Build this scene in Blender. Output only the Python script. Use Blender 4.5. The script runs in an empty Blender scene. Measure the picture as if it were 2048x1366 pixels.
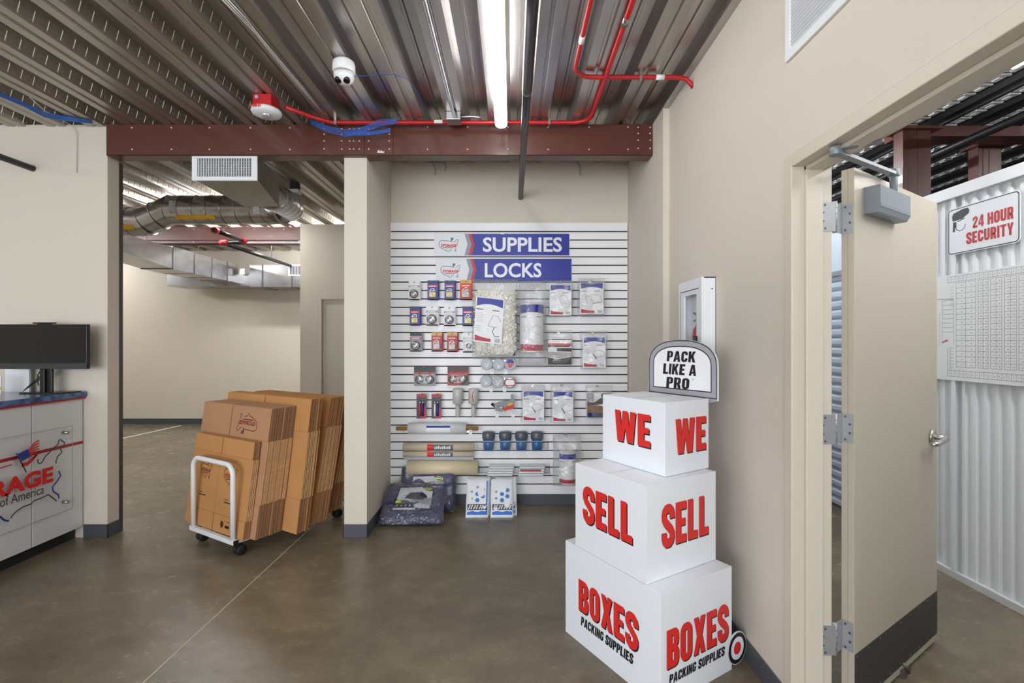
import bpy, math, random
from mathutils import Vector, Matrix
from mathutils.geometry import tessellate_polygon
random.seed(7)
SC = bpy.context.scene
COL = SC.collection
R = math.radians
# ------------------------------------------------------------------ camera
F, CX, CY, H = 970.0, 1024.0, 683.0, 1.465
cd = bpy.data.cameras.new('camera'); cam = bpy.data.objects.new('camera', cd); COL.objects.link(cam)
cam.location = (0, 0, H); cam.rotation_euler = (R(90), 0, 0)
cd.sensor_width = 36; cd.lens = F / 2048 * 36; cd.clip_start = 0.02; cd.clip_end = 100
SC.camera = cam
# ------------------------------------------------------------------ world, exposure
W = bpy.data.worlds.new('world'); SC.world = W; W.use_nodes = True
W.node_tree.nodes['Background'].inputs[0].default_value = (0.80, 0.88, 1.0, 1)
W.node_tree.nodes['Background'].inputs[1].default_value = 1.0
SC.view_settings.view_transform = 'Standard'; SC.view_settings.look = 'None'
SC.view_settings.gamma = 1; SC.view_settings.use_curve_mapping = False
SC.view_settings.exposure = 0.75
LED = 11.0
# ------------------------------------------------------------------ area light added behind the camera as front fill
def area(name, loc, rot, sx, sy, power, col=(1, 1, 1)):
    l = bpy.data.lights.new(name, 'AREA'); l.shape = 'RECTANGLE'; l.size = sx; l.size_y = sy; l.energy = power; l.color = col
    o = bpy.data.objects.new(name, l); COL.objects.link(o); o.location = loc; o.rotation_euler = rot
    return o
area('front_fill', (-2.6, -3.85, 1.45), (R(90), 0, 0), 6.4, 2.3, 170, (0.93, 0.97, 1.0))  # added fill panel for the front faces, no known window behind it

# ------------------------------------------------------------------ helpers
def L(h):
    c = [int(h[i:i + 2], 16) / 255 for i in (0, 2, 4)]
    return tuple(x / 12.92 if x <= .04045 else ((x + .055) / 1.055) ** 2.4 for x in c) + (1,)
MATS = {}
def mat(name, hexc='808080', rough=.6, metal=0, emit=0, spec=.5, bump=0, bscale=50, alpha=1, stretch=None, coat=0, var=0, vscale=6):
    if name in MATS: return MATS[name]
    m = bpy.data.materials.new(name); m.use_nodes = True; nt = m.node_tree; b = nt.nodes['Principled BSDF']
    b.inputs['Base Color'].default_value = L(hexc); b.inputs['Roughness'].default_value = rough
    b.inputs['Metallic'].default_value = metal; b.inputs['Specular IOR Level'].default_value = spec
    b.inputs['Coat Weight'].default_value = coat
    if emit:
        b.inputs['Emission Color'].default_value = L(hexc); b.inputs['Emission Strength'].default_value = emit
    if bump or var:
        tc = nt.nodes.new('ShaderNodeTexCoord'); mp = nt.nodes.new('ShaderNodeMapping')
        nt.links.new(tc.outputs['Object'], mp.inputs[0])
        if stretch: mp.inputs['Scale'].default_value = stretch
    if bump:
        n = nt.nodes.new('ShaderNodeTexNoise'); n.inputs['Scale'].default_value = bscale; n.inputs['Detail'].default_value = 4
        nt.links.new(mp.outputs[0], n.inputs[0])
        bp = nt.nodes.new('ShaderNodeBump'); bp.inputs['Strength'].default_value = bump; bp.inputs['Distance'].default_value = .01
        nt.links.new(n.outputs[0], bp.inputs['Height']); nt.links.new(bp.outputs[0], b.inputs['Normal'])
    if var:
        n = nt.nodes.new('ShaderNodeTexNoise'); n.inputs['Scale'].default_value = vscale; n.inputs['Detail'].default_value = 5
        nt.links.new(mp.outputs[0], n.inputs[0])
        cr = nt.nodes.new('ShaderNodeValToRGB'); c = L(hexc)
        cr.color_ramp.elements[0].position = .3; cr.color_ramp.elements[1].position = .7
        cr.color_ramp.elements[0].color = tuple(x * (1 - var) for x in c[:3]) + (1,)
        cr.color_ramp.elements[1].color = tuple(min(1, x * (1 + var)) for x in c[:3]) + (1,)
        nt.links.new(n.outputs[0], cr.inputs[0]); nt.links.new(cr.outputs[0], b.inputs['Base Color'])
    MATS[name] = m; return m
def clearmat(name, tint='ffffff', gloss=.12, rough=.12, bump=.5, bscale=18, milky=0.0):
    if name in MATS: return MATS[name]
    m = bpy.data.materials.new(name); m.use_nodes = True; nt = m.node_tree; nt.nodes.remove(nt.nodes['Principled BSDF'])
    out = nt.nodes['Material Output']
    t = nt.nodes.new('ShaderNodeBsdfTransparent'); t.inputs[0].default_value = L(tint)
    g = nt.nodes.new('ShaderNodeBsdfGlossy'); g.inputs[1].default_value = rough if 'Roughness' != g.inputs[1].name else rough
    d = nt.nodes.new('ShaderNodeBsdfDiffuse'); d.inputs[0].default_value = L('e8eaec')
    m1 = nt.nodes.new('ShaderNodeMixShader'); m2 = nt.nodes.new('ShaderNodeMixShader')
    m1.inputs[0].default_value = milky; nt.links.new(t.outputs[0], m1.inputs[1]); nt.links.new(d.outputs[0], m1.inputs[2])
    lw = nt.nodes.new('ShaderNodeLayerWeight'); lw.inputs[0].default_value = .25
    mr = nt.nodes.new('ShaderNodeMapRange'); mr.inputs['To Min'].default_value = gloss * .35; mr.inputs['To Max'].default_value = min(1, gloss * 4)
    nt.links.new(lw.outputs['Facing'], mr.inputs['Value']); nt.links.new(mr.outputs[0], m2.inputs[0]); nt.links.new(m1.outputs[0], m2.inputs[1]); nt.links.new(g.outputs[0], m2.inputs[2])
    if bump:
        tc = nt.nodes.new('ShaderNodeTexCoord'); n = nt.nodes.new('ShaderNodeTexNoise'); n.inputs['Scale'].default_value = bscale
        bp = nt.nodes.new('ShaderNodeBump'); bp.inputs['Strength'].default_value = bump; bp.inputs['Distance'].default_value = .03
        nt.links.new(tc.outputs['Object'], n.inputs[0]); nt.links.new(n.outputs[0], bp.inputs['Height'])
        nt.links.new(bp.outputs[0], g.inputs['Normal'])
    nt.links.new(m2.outputs[0], out.inputs[0])
    MATS[name] = m; return m

def V(*a): return Vector(a)
def P(px, py, Y):
    "point at depth Y seen at a pixel of the photograph"
    return Vector(((px - CX) * Y / F, Y, H - (py - CY) * Y / F))

_txt = {}
def text2d(s, bold=.0):
    key = (s, bold)
    if key not in _txt:
        c = bpy.data.curves.new('t', 'FONT'); c.body = s; c.size = 1; c.offset = bold; c.resolution_u = 3
        o = bpy.data.objects.new('t', c); COL.objects.link(o)
        dg = bpy.context.evaluated_depsgraph_get(); me = o.evaluated_get(dg).to_mesh()
        vs = [(v.co.x, v.co.y) for v in me.vertices]; fs = [tuple(p.vertices) for p in me.polygons]
        o.evaluated_get(dg).to_mesh_clear(); bpy.data.objects.remove(o); bpy.data.curves.remove(c)
        x0 = min(v[0] for v in vs); x1 = max(v[0] for v in vs)
        y0 = min(v[1] for v in vs); y1 = max(v[1] for v in vs)
        vs = [((x - x0) / (x1 - x0), (y - y0) / (y1 - y0)) for x, y in vs]
        _txt[key] = (vs, fs, (x1 - x0) / (y1 - y0))
    return _txt[key]
def rrect(x0, y0, x1, y1, r, n=5):
    pts = []
    for cx, cy, a in ((x1 - r, y0 + r, -90), (x1 - r, y1 - r, 0), (x0 + r, y1 - r, 90), (x0 + r, y0 + r, 180)):
        for i in range(n + 1):
            t = R(a + 90 * i / n); pts.append((cx + r * math.cos(t), cy + r * math.sin(t)))
    return pts
def ribbon2d(pts, w):
    "a stroke of width w along 2D points -> verts, faces"
    vs = []; fs = []
    n = len(pts)
    for i, p in enumerate(pts):
        a = Vector(pts[max(i - 1, 0)]); b = Vector(pts[min(i + 1, n - 1)]); d = (b - a)
        d = d.normalized() if d.length > 1e-9 else Vector((1, 0)); nn = Vector((-d.y, d.x)) * w / 2
        vs += [(p[0] + nn.x, p[1] + nn.y), (p[0] - nn.x, p[1] - nn.y)]
    for i in range(n - 1): fs.append((2 * i, 2 * i + 1, 2 * i + 3, 2 * i + 2))
    return vs, fs
_SP = [(.455, .66), (.455, .78), (.43, .85), (.36, .9), (.275, .91), (.19, .9), (.12, .85), (.095, .77), (.10, .68), (.15, .6),
       (.40, .40), (.45, .32), (.455, .22), (.43, .15), (.36, .1), (.275, .09), (.19, .1), (.12, .15), (.095, .22), (.095, .35)]
def pg(*l): return ('p', list(l))
def rb(pts, w=.22): return ('r', pts, w)
_C = [(.44, .78), (.40, .87), (.275, .895), (.15, .87), (.11, .78), (.11, .22), (.15, .13), (.275, .105), (.40, .13), (.44, .22)]
_P = pg([(0, 0), (.23, 0), (.23, .38), (.36, .38), (.47, .43), (.53, .53), (.53, .85), (.47, .95), (.36, 1), (0, 1)], rrect(.23, .53, .31, .85, .03))
GL = {'E': (.5, [pg([(0, 0), (.5, 0), (.5, .2), (.25, .2), (.25, .41), (.45, .41), (.45, .59), (.25, .59), (.25, .8), (.5, .8), (.5, 1), (0, 1)])]),
      'L': (.48, [pg([(0, 0), (.48, 0), (.48, .2), (.25, .2), (.25, 1), (0, 1)])]),
      'W': (.9, [pg([(0, 1), (.11, 0), (.37, 0), (.45, .47), (.53, 0), (.79, 0), (.90, 1), (.66, 1), (.63, .45), (.56, 1), (.34, 1), (.27, .45), (.24, 1)])]),
      'X': (.58, [pg([(0, 0), (.23, 0), (.29, .27), (.35, 0), (.58, 0), (.42, .5), (.57, 1), (.34, 1), (.29, .76), (.24, 1), (.01, 1), (.16, .5)])]),
      'O': (.55, [pg(rrect(0, 0, .55, 1, .24), rrect(.225, .18, .325, .82, .045))]),
      'B': (.55, [pg([(0, 0), (.36, 0), (.47, .03), (.53, .1), (.55, .2), (.55, .38), (.52, .47), (.45, .52), (.52, .57), (.54, .66), (.54, .82), (.51, .92), (.44, .98), (.34, 1), (0, 1)],
                   rrect(.23, .17, .32, .43, .04), rrect(.23, .6, .31, .83, .035))]),
      'S': (.55, [rb(_SP, .225)]), 'P': (.53, [_P]),
      'R': (.56, [_P, pg([(.23, .46), (.42, .46), (.50, .32), (.55, 0), (.32, 0), (.29, .28), (.23, .36)])]),
      'A': (.62, [pg([(0, 0), (.21, 0), (.245, .2), (.375, .2), (.41, 0), (.62, 0), (.44, 1), (.18, 1)], [(.27, .36), (.35, .36), (.31, .7)])]),
      'C': (.55, [rb([(.44, .64)] + _C + [(.44, .36)])]), 'G': (.55, [rb([(.44, .66)] + _C + [(.44, .45)]), pg([(.29, .36), (.55, .36), (.55, .52), (.29, .52)])]),
      'K': (.6, [pg([(0, 0), (.22, 0), (.22, .3), (.27, .38), (.36, 0), (.6, 0), (.41, .58), (.58, 1), (.35, 1), (.22, .66), (.22, 1), (0, 1)])]),
      'I': (.22, [pg([(0, 0), (.22, 0), (.22, 1), (0, 1)])]), 'T': (.54, [pg([(.16, 0), (.38, 0), (.38, .81), (.54, .81), (.54, 1), (0, 1), (0, .81), (.16, .81)])]),
      'N': (.56, [pg([(0, 0), (.2, 0), (.2, .52), (.35, 0), (.56, 0), (.56, 1), (.36, 1), (.36, .48), (.21, 1), (0, 1)])]),
      'U': (.55, [rb([(.11, 1), (.11, .22), (.15, .13), (.275, .105), (.40, .13), (.44, .22), (.44, 1)])]),
      'H': (.56, [pg([(0, 0), (.22, 0), (.22, .4), (.34, .4), (.34, 0), (.56, 0), (.56, 1), (.34, 1), (.34, .6), (.22, .6), (.22, 1), (0, 1)])]),
      'Y': (.58, [pg([(.18, 0), (.40, 0), (.40, .4), (.58, 1), (.36, 1), (.29, .62), (.22, 1), (0, 1), (.18, .4)])]),
      '2': (.52, [rb([(.10, .66), (.10, .80), (.16, .88), (.26, .9), (.36, .88), (.42, .8), (.41, .66), (.14, .24), (.12, .1)], .2), pg([(.02, 0), (.52, 0), (.52, .19), (.02, .19)])]),
      '4': (.56, [pg([(.30, 0), (.49, 0), (.49, .18), (.56, .18), (.56, .35), (.49, .35), (.49, 1), (.27, 1), (0, .35), (0, .18), (.30, .18)], [(.16, .35), (.30, .35), (.30, .72)])]), ' ': (.22, [])}
def heavy(s, gap=.07):
    vs = []; fs = []; x = 0
    for ch in s:
        w, shapes = GL[ch]
        for sh in shapes:
            b = len(vs)
            if sh[0] == 'r': v2, f2 = ribbon2d(sh[1], sh[2])
            else:
                v2 = [p for l in sh[1] for p in l]; f2 = tessellate_polygon([[Vector((p[0], p[1], 0)) for p in l] for l in sh[1]])
            vs += [(p[0] + x, p[1]) for p in v2]; fs += [tuple(i + b for i in f) for f in f2]
        x += w + gap
    x -= gap
    return [(p[0] / x, p[1]) for p in vs], fs, x

class MB:
    def __init__(s): s.v = []; s.f = []; s.m = []; s.sm = []
    def add(s, vs, fs, m=0, smooth=False):
        b = len(s.v); s.v += [tuple(v) for v in vs]
        for f in fs: s.f.append(tuple(i + b for i in f)); s.m.append(m); s.sm.append(smooth)
        return s
    def box(s, a, b, m=0, M=None):
        x0, y0, z0 = a; x1, y1, z1 = b
        vs = [V(x, y, z) for x in (x0, x1) for y in (y0, y1) for z in (z0, z1)]
        if M: vs = [M @ v for v in vs]
        return s.add(vs, [(0, 1, 3, 2), (4, 6, 7, 5), (0, 4, 5, 1), (2, 3, 7, 6), (0, 2, 6, 4), (1, 5, 7, 3)], m)
    def tube(s, pts, r, m=0, n=10, cap=True, closed=False):
        pts = [Vector(p) for p in pts]; k = len(pts); rs = r if isinstance(r, (list, tuple)) else [r] * k
        base = len(s.v); up = None
        for i, p in enumerate(pts):
            if closed: d = pts[(i + 1) % k] - pts[i - 1]
            else: d = pts[min(i + 1, k - 1)] - pts[max(i - 1, 0)]
            d.normalize()
            if up is None: up = V(0, 0, 1) if abs(d.z) < .9 else V(1, 0, 0)
            sd = d.cross(up); sd.normalize(); up = sd.cross(d); up.normalize()
            for j in range(n):
                a = 2 * math.pi * j / n; s.v.append(tuple(p + (sd * math.cos(a) + up * math.sin(a)) * rs[i]))
        for i in range(k if closed else k - 1):
            for j in range(n):
                q = (i + 1) % k
                s.f.append((base + i * n + j, base + i * n + (j + 1) % n, base + q * n + (j + 1) % n, base + q * n + j)); s.m.append(m); s.sm.append(True)
        if cap and not closed:
            s.f.append(tuple(base + j for j in range(n))[::-1]); s.m.append(m); s.sm.append(False)
            s.f.append(tuple(base + (k - 1) * n + j for j in range(n))); s.m.append(m); s.sm.append(False)
        return s
    def lathe(s, prof, m=0, n=24, M=None, ms=None):
        "profile (r, z) around z"
        b = len(s.v)
        for r, z in prof:
            for j in range(n):
                a = 2 * math.pi * j / n; v = V(r * math.cos(a), r * math.sin(a), z); s.v.append(tuple(M @ v if M else v))
        for i in range(len(prof) - 1):
            for j in range(n):
                s.f.append((b + i * n + j, b + i * n + (j + 1) % n, b + (i + 1) * n + (j + 1) % n, b + (i + 1) * n + j)); s.m.append(ms[i] if ms else m); s.sm.append(True)
        s.f.append(tuple(b + j for j in range(n))[::-1]); s.m.append(m); s.sm.append(False)
        s.f.append(tuple(b + (len(prof) - 1) * n + j for j in range(n))); s.m.append(ms[-1] if ms else m); s.sm.append(False)
        return s
    def flat(s, loops, o, U, Vv, m=0):
        "filled polygon with holes in a plane"
        pts = [p for l in loops for p in l]
        fs = tessellate_polygon([[Vector((p[0], p[1], 0)) for p in l] for l in loops])
        return s.add([o + U * p[0] + Vv * p[1] for p in pts], fs, m)
    def prism(s, loop, o, U, Vv, N, m=0, mside=None):
        n = len(loop); fs = tessellate_polygon([[Vector((p[0], p[1], 0)) for p in loop]])
        A = [o + U * p[0] + Vv * p[1] for p in loop]; B = [a + N for a in A]
        s.add(A, [tuple(reversed(f)) for f in fs], m); s.add(B, fs, m)
        s.add(A + B, [(i, (i + 1) % n, n + (i + 1) % n, n + i) for i in range(n)], m if mside is None else mside)
        return s
    def line(s, pts, w, o, U, Vv, m=0):
        v, f = ribbon2d(pts, w); return s.add([o + U * p[0] + Vv * p[1] for p in v], f, m)
    def text(s, t, x, y, w, h, o, U, Vv, m=0, bold=.0, hv=False, slant=0):
        vs, fs, _ = heavy(t) if hv else text2d(t, bold)
        return s.add([o + U * (x + p[0] * w + slant * p[1] * h) + Vv * (y + p[1] * h) for p in vs], fs, m)
    def grid(s, fn, nu, nv, m=0, smooth=True):
        vs = [fn(i / nu, j / nv) for j in range(nv + 1) for i in range(nu + 1)]
        fs = [(j * (nu + 1) + i, j * (nu + 1) + i + 1, (j + 1) * (nu + 1) + i + 1, (j + 1) * (nu + 1) + i) for j in range(nv) for i in range(nu)]
        return s.add(vs, fs, m, smooth)
    def pillow(s, w, h, t, m=0, nu=14, nv=16, rag=.0, seed=0, z0=0, y0=0, p=4):
        rnd = random.Random(seed); ph = [rnd.uniform(0, 6) for _ in range(6)]
        for sg in (-1, 1):
            def fn(u, v, sg=sg):
                a = 1 - abs(2 * u - 1) ** p; b = 1 - abs(2 * v - 1) ** p
                th = t / 2 * math.sqrt(max(a * b, 0))
                th *= 1 + rag * (math.sin(9 * u + ph[0] + 5 * v) + math.sin(13 * v + ph[1] - 4 * u)) * .5
                ex = rag * .03 * math.sin(11 * v + ph[2]) * (2 * u - 1)
                return V((u - .5) * w + ex * w, y0 + sg * th, z0 + v * h)
            s.grid(fn, nu, nv, m)
        return s
    def build(s, name, mats, parent=None, bevel=0, smooth=None, seg=2):
        me = bpy.data.meshes.new(name); me.from_pydata(s.v, [], s.f)
        for m in (mats if isinstance(mats, (list, tuple)) else [mats]): me.materials.append(m)
        for p, mi, sm in zip(me.polygons, s.m, s.sm): p.material_index = mi; p.use_smooth = sm if smooth is None else smooth
        me.update()
        o = bpy.data.objects.new(name, me); COL.objects.link(o)
        if parent: o.parent = parent
        if bevel:
            md = o.modifiers.new('b', 'BEVEL'); md.width = bevel; md.segments = seg; md.limit_method = 'ANGLE'; md.angle_limit = R(40)
            md.harden_normals = False
        return o
def tag(o, label=None, cat=None, group=None, kind=None):
    if label: o['label'] = label
    if cat: o['category'] = cat
    if group: o['group'] = group
    if kind: o['kind'] = kind
    return o
def thing(name, label, cat, loc=(0, 0, 0), rz=0, group=None, rot=None):
    o = bpy.data.objects.new(name, None); COL.objects.link(o); o.empty_display_size = .05
    o.location = loc; o.rotation_euler = rot if rot else (0, 0, rz)
    return tag(o, label, cat, group)
def kids(o): return [c for c in bpy.data.objects if c.parent == o]
def dup(o, loc=None, rot=None, label=None, parent=None):
    c = o.copy(); COL.objects.link(c); c.parent = parent
    if loc is not None: c.location = loc
    if rot is not None: c.rotation_euler = rot
    if label: c['label'] = label
    for k in kids(o): dup(k, parent=c)
    return c
def struct(o, label=None, cat=None): return tag(o, label, cat, kind='structure')
X_, Y_, Z_ = V(1, 0, 0), V(0, 1, 0), V(0, 0, 1)
NY = V(0, -1, 0)

# ------------------------------------------------------------------ materials
CREAM = mat('cream paint', 'd5cdc0', .55, bump=.08, bscale=220)
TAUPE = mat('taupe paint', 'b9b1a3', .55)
DOORP = mat('door paint', 'bdb4a4', .42, bump=.04, bscale=60)
BASEM = mat('charcoal vinyl base', '4b4f57', .45)
BROWN = mat('brown steel', '582c22', .38, coat=.2, bump=.04, bscale=12)
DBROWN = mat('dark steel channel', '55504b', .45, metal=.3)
GALV = mat('galvanised sheet', 'b4b4b6', .24, metal=1, var=.16, vscale=7, bump=.03, bscale=6)
WHITE = mat('white enamel', 'e9ecef', .4)
WHITEB = mat('white board', 'e3e7ee', .5)
RED = mat('red print', 'da2a25', .5)
BLACK = mat('black print', '15161a', .45)
BLACKP = mat('black plastic', '17181a', .4)
STEEL = mat('brushed steel', 'b5b4b2', .3, metal=1)
CHROME = mat('chrome', 'dcdcdc', .15, metal=1)
GREYM = mat('grey enamel', '7f858c', .42, metal=.2)
RUBBER = mat('black rubber', '141414', .6)
CLEAR = clearmat('clear film', gloss=.13, milky=.10)
CLEARM = clearmat('cloudy film', gloss=.16, milky=.12, bscale=25)
ACRYL = clearmat('clear acrylic', tint='ffffff', gloss=.012, bump=0, rough=.03)
BLUEP = mat('blue print', '2c3c94', .4)
NAVY = mat('navy print', '1f2f5c', .4)
SILVER = mat('grey print', '8f96a8', .4)
BRASS = mat('brass', 'a8935a', .45, metal=.7)
LINEM = mat('drawing line', '50525a', .6)
PALE = mat('pale print', 'b9bcc6', .6)
WHITEC = mat('white card', 'eff0f3', .5)
LEDM = mat('lit diffuser', 'ffffff', .4, emit=LED)

def deckmat():
    m = bpy.data.materials.new('steel deck'); m.use_nodes = True; nt = m.node_tree; b = nt.nodes['Principled BSDF']
    b.inputs['Metallic'].default_value = .92
    tc = nt.nodes.new('ShaderNodeTexCoord'); mp = nt.nodes.new('ShaderNodeMapping'); mp.inputs['Scale'].default_value = (2, .2, 2)
    n = nt.nodes.new('ShaderNodeTexNoise'); n.inputs['Scale'].default_value = 3; n.inputs['Detail'].default_value = 2
    nt.links.new(tc.outputs['Object'], mp.inputs[0]); nt.links.new(mp.outputs[0], n.inputs[0])
    cr = nt.nodes.new('ShaderNodeValToRGB'); cr.color_ramp.elements[0].position = .3; cr.color_ramp.elements[1].position = .75
    cr.color_ramp.elements[0].color = L('a09c98'); cr.color_ramp.elements[1].color = L('cbc6c0')
    rr = nt.nodes.new('ShaderNodeMapRange'); rr.inputs['To Min'].default_value = .24; rr.inputs['To Max'].default_value = .34
    nt.links.new(n.outputs[0], cr.inputs[0]); nt.links.new(cr.outputs[0], b.inputs['Base Color'])
    nt.links.new(n.outputs[0], rr.inputs['Value']); nt.links.new(rr.outputs[0], b.inputs['Roughness'])
    return m
DECK = deckmat()
DECKM = mat('dull zinc deck', 'aaa399', .33, metal=.82, var=.10, vscale=1.5, stretch=(2, .2, 2))
def floormat():
    m = bpy.data.materials.new('stained concrete'); m.use_nodes = True; nt = m.node_tree; b = nt.nodes['Principled BSDF']
    tc = nt.nodes.new('ShaderNodeTexCoord'); lk = nt.links.new
    def noise(scale, det, dist=0, rough=.55, st=(1, 1, 1)):
        mp = nt.nodes.new('ShaderNodeMapping'); mp.inputs['Scale'].default_value = st; lk(tc.outputs['Object'], mp.inputs[0])
        n = nt.nodes.new('ShaderNodeTexNoise'); n.inputs['Scale'].default_value = scale; n.inputs['Detail'].default_value = det
        n.inputs['Distortion'].default_value = dist; n.inputs['Roughness'].default_value = rough; lk(mp.outputs[0], n.inputs[0]); return n
    a = noise(.9, 12, .3, .68); c2 = noise(5, 10, .2, .72, (1, 1.8, 1)); c3 = noise(90, 4)
    cr = nt.nodes.new('ShaderNodeValToRGB'); e = cr.color_ramp.elements
    e[0].position = .30; e[0].color = L('5d5345'); e[1].position = .72; e[1].color = L('92856c')
    k = e.new(.5); k.color = L('766b58')
    lk(a.outputs[0], cr.inputs[0])
    mx = nt.nodes.new('ShaderNodeMixRGB'); mx.blend_type = 'OVERLAY'; mx.inputs[0].default_value = .42
    lk(cr.outputs[0], mx.inputs[1]); lk(c2.outputs[0], mx.inputs[2])
    mx2 = nt.nodes.new('ShaderNodeMixRGB'); mx2.blend_type = 'OVERLAY'; mx2.inputs[0].default_value = .2
    lk(mx.outputs[0], mx2.inputs[1]); lk(c3.outputs[0], mx2.inputs[2]); lk(mx2.outputs[0], b.inputs['Base Color'])
    rr = nt.nodes.new('ShaderNodeMapRange'); rr.inputs['To Min'].default_value = .12; rr.inputs['To Max'].default_value = .38
    lk(c2.outputs[0], rr.inputs['Value']); lk(rr.outputs[0], b.inputs['Roughness'])
    bp = nt.nodes.new('ShaderNodeBump'); bp.inputs['Strength'].default_value = .12; bp.inputs['Distance'].default_value = .02
    lk(c2.outputs[0], bp.inputs['Height']); lk(bp.outputs[0], b.inputs['Normal'])
    return m
FLOOR = floormat()

# ------------------------------------------------------------------ the shell
XW, YA, YB = 1.08, 3.625, 4.356          # right wall, front of the partitions, back of the alcove
ZD = 3.07                                # underside of the steel deck
fl = MB().box((-9, -4.2, -.12), (6.6, 9.2, 0)).build('floor', FLOOR)
struct(fl, 'mottled brown polished concrete floor', 'floor')
jm = mat('joint filler', 'c4b9a6', .6)
j = MB().box((-1.5855, -4, 0), (-1.5785, 8.6, .0012)).build('trim_1', jm); struct(j, 'thin pale control joint line across the concrete floor', 'floor joint')
tl = MB(); a0 = P(245, 877, 7.325); 
j0 = V(*[(245 - CX) * 7.33 / F, 7.33, .0]); j1 = V((362 - CX) * 8.45 / F, 8.45, 0)
dj = (j1 - j0).normalized(); nj = V(-dj.y, dj.x, 0) * .025
tl.add([j0 + nj, j0 - nj, j1 - nj, j1 + nj], [(0, 1, 2, 3)])
for v in range(len(tl.v)): tl.v[v] = (tl.v[v][0], tl.v[v][1], .0015)
struct(tl.build('trim_2', mat('white floor tape', 'dfe2e4', .5)), 'white tape line on the floor of the back room', 'floor tape')

def deck(name, x0, x1, y0, y1, z, mt, emb=None, phase=-1.15):
    m = MB(); p = .3; prof = []
    k0 = math.floor((x0 - phase) / p) - 1; k1 = math.ceil((x1 - phase) / p) + 1
    dz = .085
    for k in range(k0, k1):
        c = phase + k * p
        prof += [(c - .085, 0), (c - .062, dz), (c - .012, dz), (c - .006, dz - .010), (c + .006, dz - .010), (c + .012, dz), (c + .062, dz), (c + .085, 0),
                 (c + .136, 0), (c + .143, .012), (c + .157, .012), (c + .164, 0)]
    prof = [q for q in prof if x0 <= q[0] <= x1]
    vs = [V(x, y, z + h) for y in (y0, y1) for x, h in prof]; n = len(prof)
    for i in range(n - 1): m.f.append((i, n + i, n + i + 1, i + 1)); m.m.append(1 if emb and prof[i][0] < -1.28 else 0); m.sm.append(False)
    m.v += [tuple(v) for v in vs]
    if emb:                                    # pressed embossments on the webs
        e0, e1, ey0, ey1, step = emb
        for k in range(k0, k1):
            c = phase + k * p
            if not e0 < c < e1: continue
            for sx in (-1, 1):
                A = V(c + sx * .085, 0, z); B = V(c + sx * .062, 0, z + dz); d = (B - A); nn = V(-sx * d.z, 0, sx * d.x)  .normalized() * .0032
                if nn.z > 0: nn = -nn
                y = ey0
                while y < ey1:
                    def bar(u0, u1, ya, yb):
                        a, b = A + d * u0, A + d * u1; mid = (a + b) / 2
                        q = [a + V(0, ya, 0), b + V(0, ya, 0), b + V(0, yb, 0), a + V(0, yb, 0)]
                        t = [w + nn + (mid + V(0, (ya + yb) / 2, 0) - w) * .35 for w in q]
                        m.add(q + t, [(4, 5, 6, 7), (0, 1, 5, 4), (1, 2, 6, 5), (2, 3, 7, 6), (3, 0, 4, 7)], 1)
                    bar(.15, .85, y, y + .010); bar(.28, .40, y + .024, y + .062); bar(.60, .72, y + .024, y + .062)
                    y += step
    return m.build(name, [mt, DECKM])
struct(deck('ceiling', -8.2, 1.25, -4, 8.7, ZD, DECK, emb=(-7.5, -1.3, 2.0, 6.6, .076)), 'corrugated galvanised steel deck ceiling', 'ceiling')
struct(MB().box((-8.4, -4.2, 3.16), (6.6, 9.2, 3.2)).build('roof_slab', mat('slab', '777777', .9)), 'slab over the steel deck', 'roof')
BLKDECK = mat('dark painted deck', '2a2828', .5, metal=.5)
# right wall with the door opening (Y .93 .. 1.861)
YD0, YD1, ZH = .93, 1.861, 2.135
w = MB(); w.box((XW, YD1 + .05, 0), (XW + .14, 3.34, ZD + .1)); w.box((XW, -4, 0), (XW + .14, YD0 - .05, ZD + .1)); w.box((XW, YD0 - .05, ZH + .05), (XW + .14, YD1 + .05, ZD + .1))
struct(w.build('wall_right', CREAM), 'cream painted wall beside the open door', 'wall')
w = MB(); w.box((1.04, 3.34, 0), (XW + .14, YB, ZD + .1))
struct(w.build('wall_alcove_right', CREAM), 'cream side wall right of the slatwall', 'wall')
struct(MB().box((-1.254, YB, 0), (XW + .14, YB + .12, ZD + .1)).build('wall_back', CREAM), 'cream wall above the slatwall', 'wall')
struct(MB().box((-1.254, YA, 0), (-1.085, YB, 2.838)).box((-1.254, 3.72, 2.838), (-1.085, YB, ZD + .08)).build('wall_alcove_left', CREAM), 'cream partition end between the opening and the slatwall', 'wall')
struct(MB().box((-8.2, YA, 0), (-3.023, 3.73, ZD + .015)).build('wall_left', CREAM), 'cream wall behind the counter', 'wall')
struct(MB().box((-3.10, 3.73, 0), (-3.02, 3.765, 2.84)).build('trim_3', DBROWN), 'dark steel channel on the end of the wall by the opening', 'steel channel')
struct(MB().box((-9, 8.6, 0), (-1.0, 8.75, 3.16)).build('wall_far', CREAM), 'cream far wall of the back room', 'wall')
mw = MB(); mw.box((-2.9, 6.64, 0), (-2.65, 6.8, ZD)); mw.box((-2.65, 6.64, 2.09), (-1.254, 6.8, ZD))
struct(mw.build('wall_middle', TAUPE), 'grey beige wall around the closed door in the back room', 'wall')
struct(MB().box((-1.254, YB + .12, 0), (-1.1, 6.64, ZD)).build('wall_room_side', CREAM), 'side wall of the back room behind the alcove', 'wall')
struct(MB().box((-8.3, -4, 0), (-8.2, 8.7, 3.1)).build('wall_side', CREAM), 'cream wall at the far side of the office', 'wall')
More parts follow.
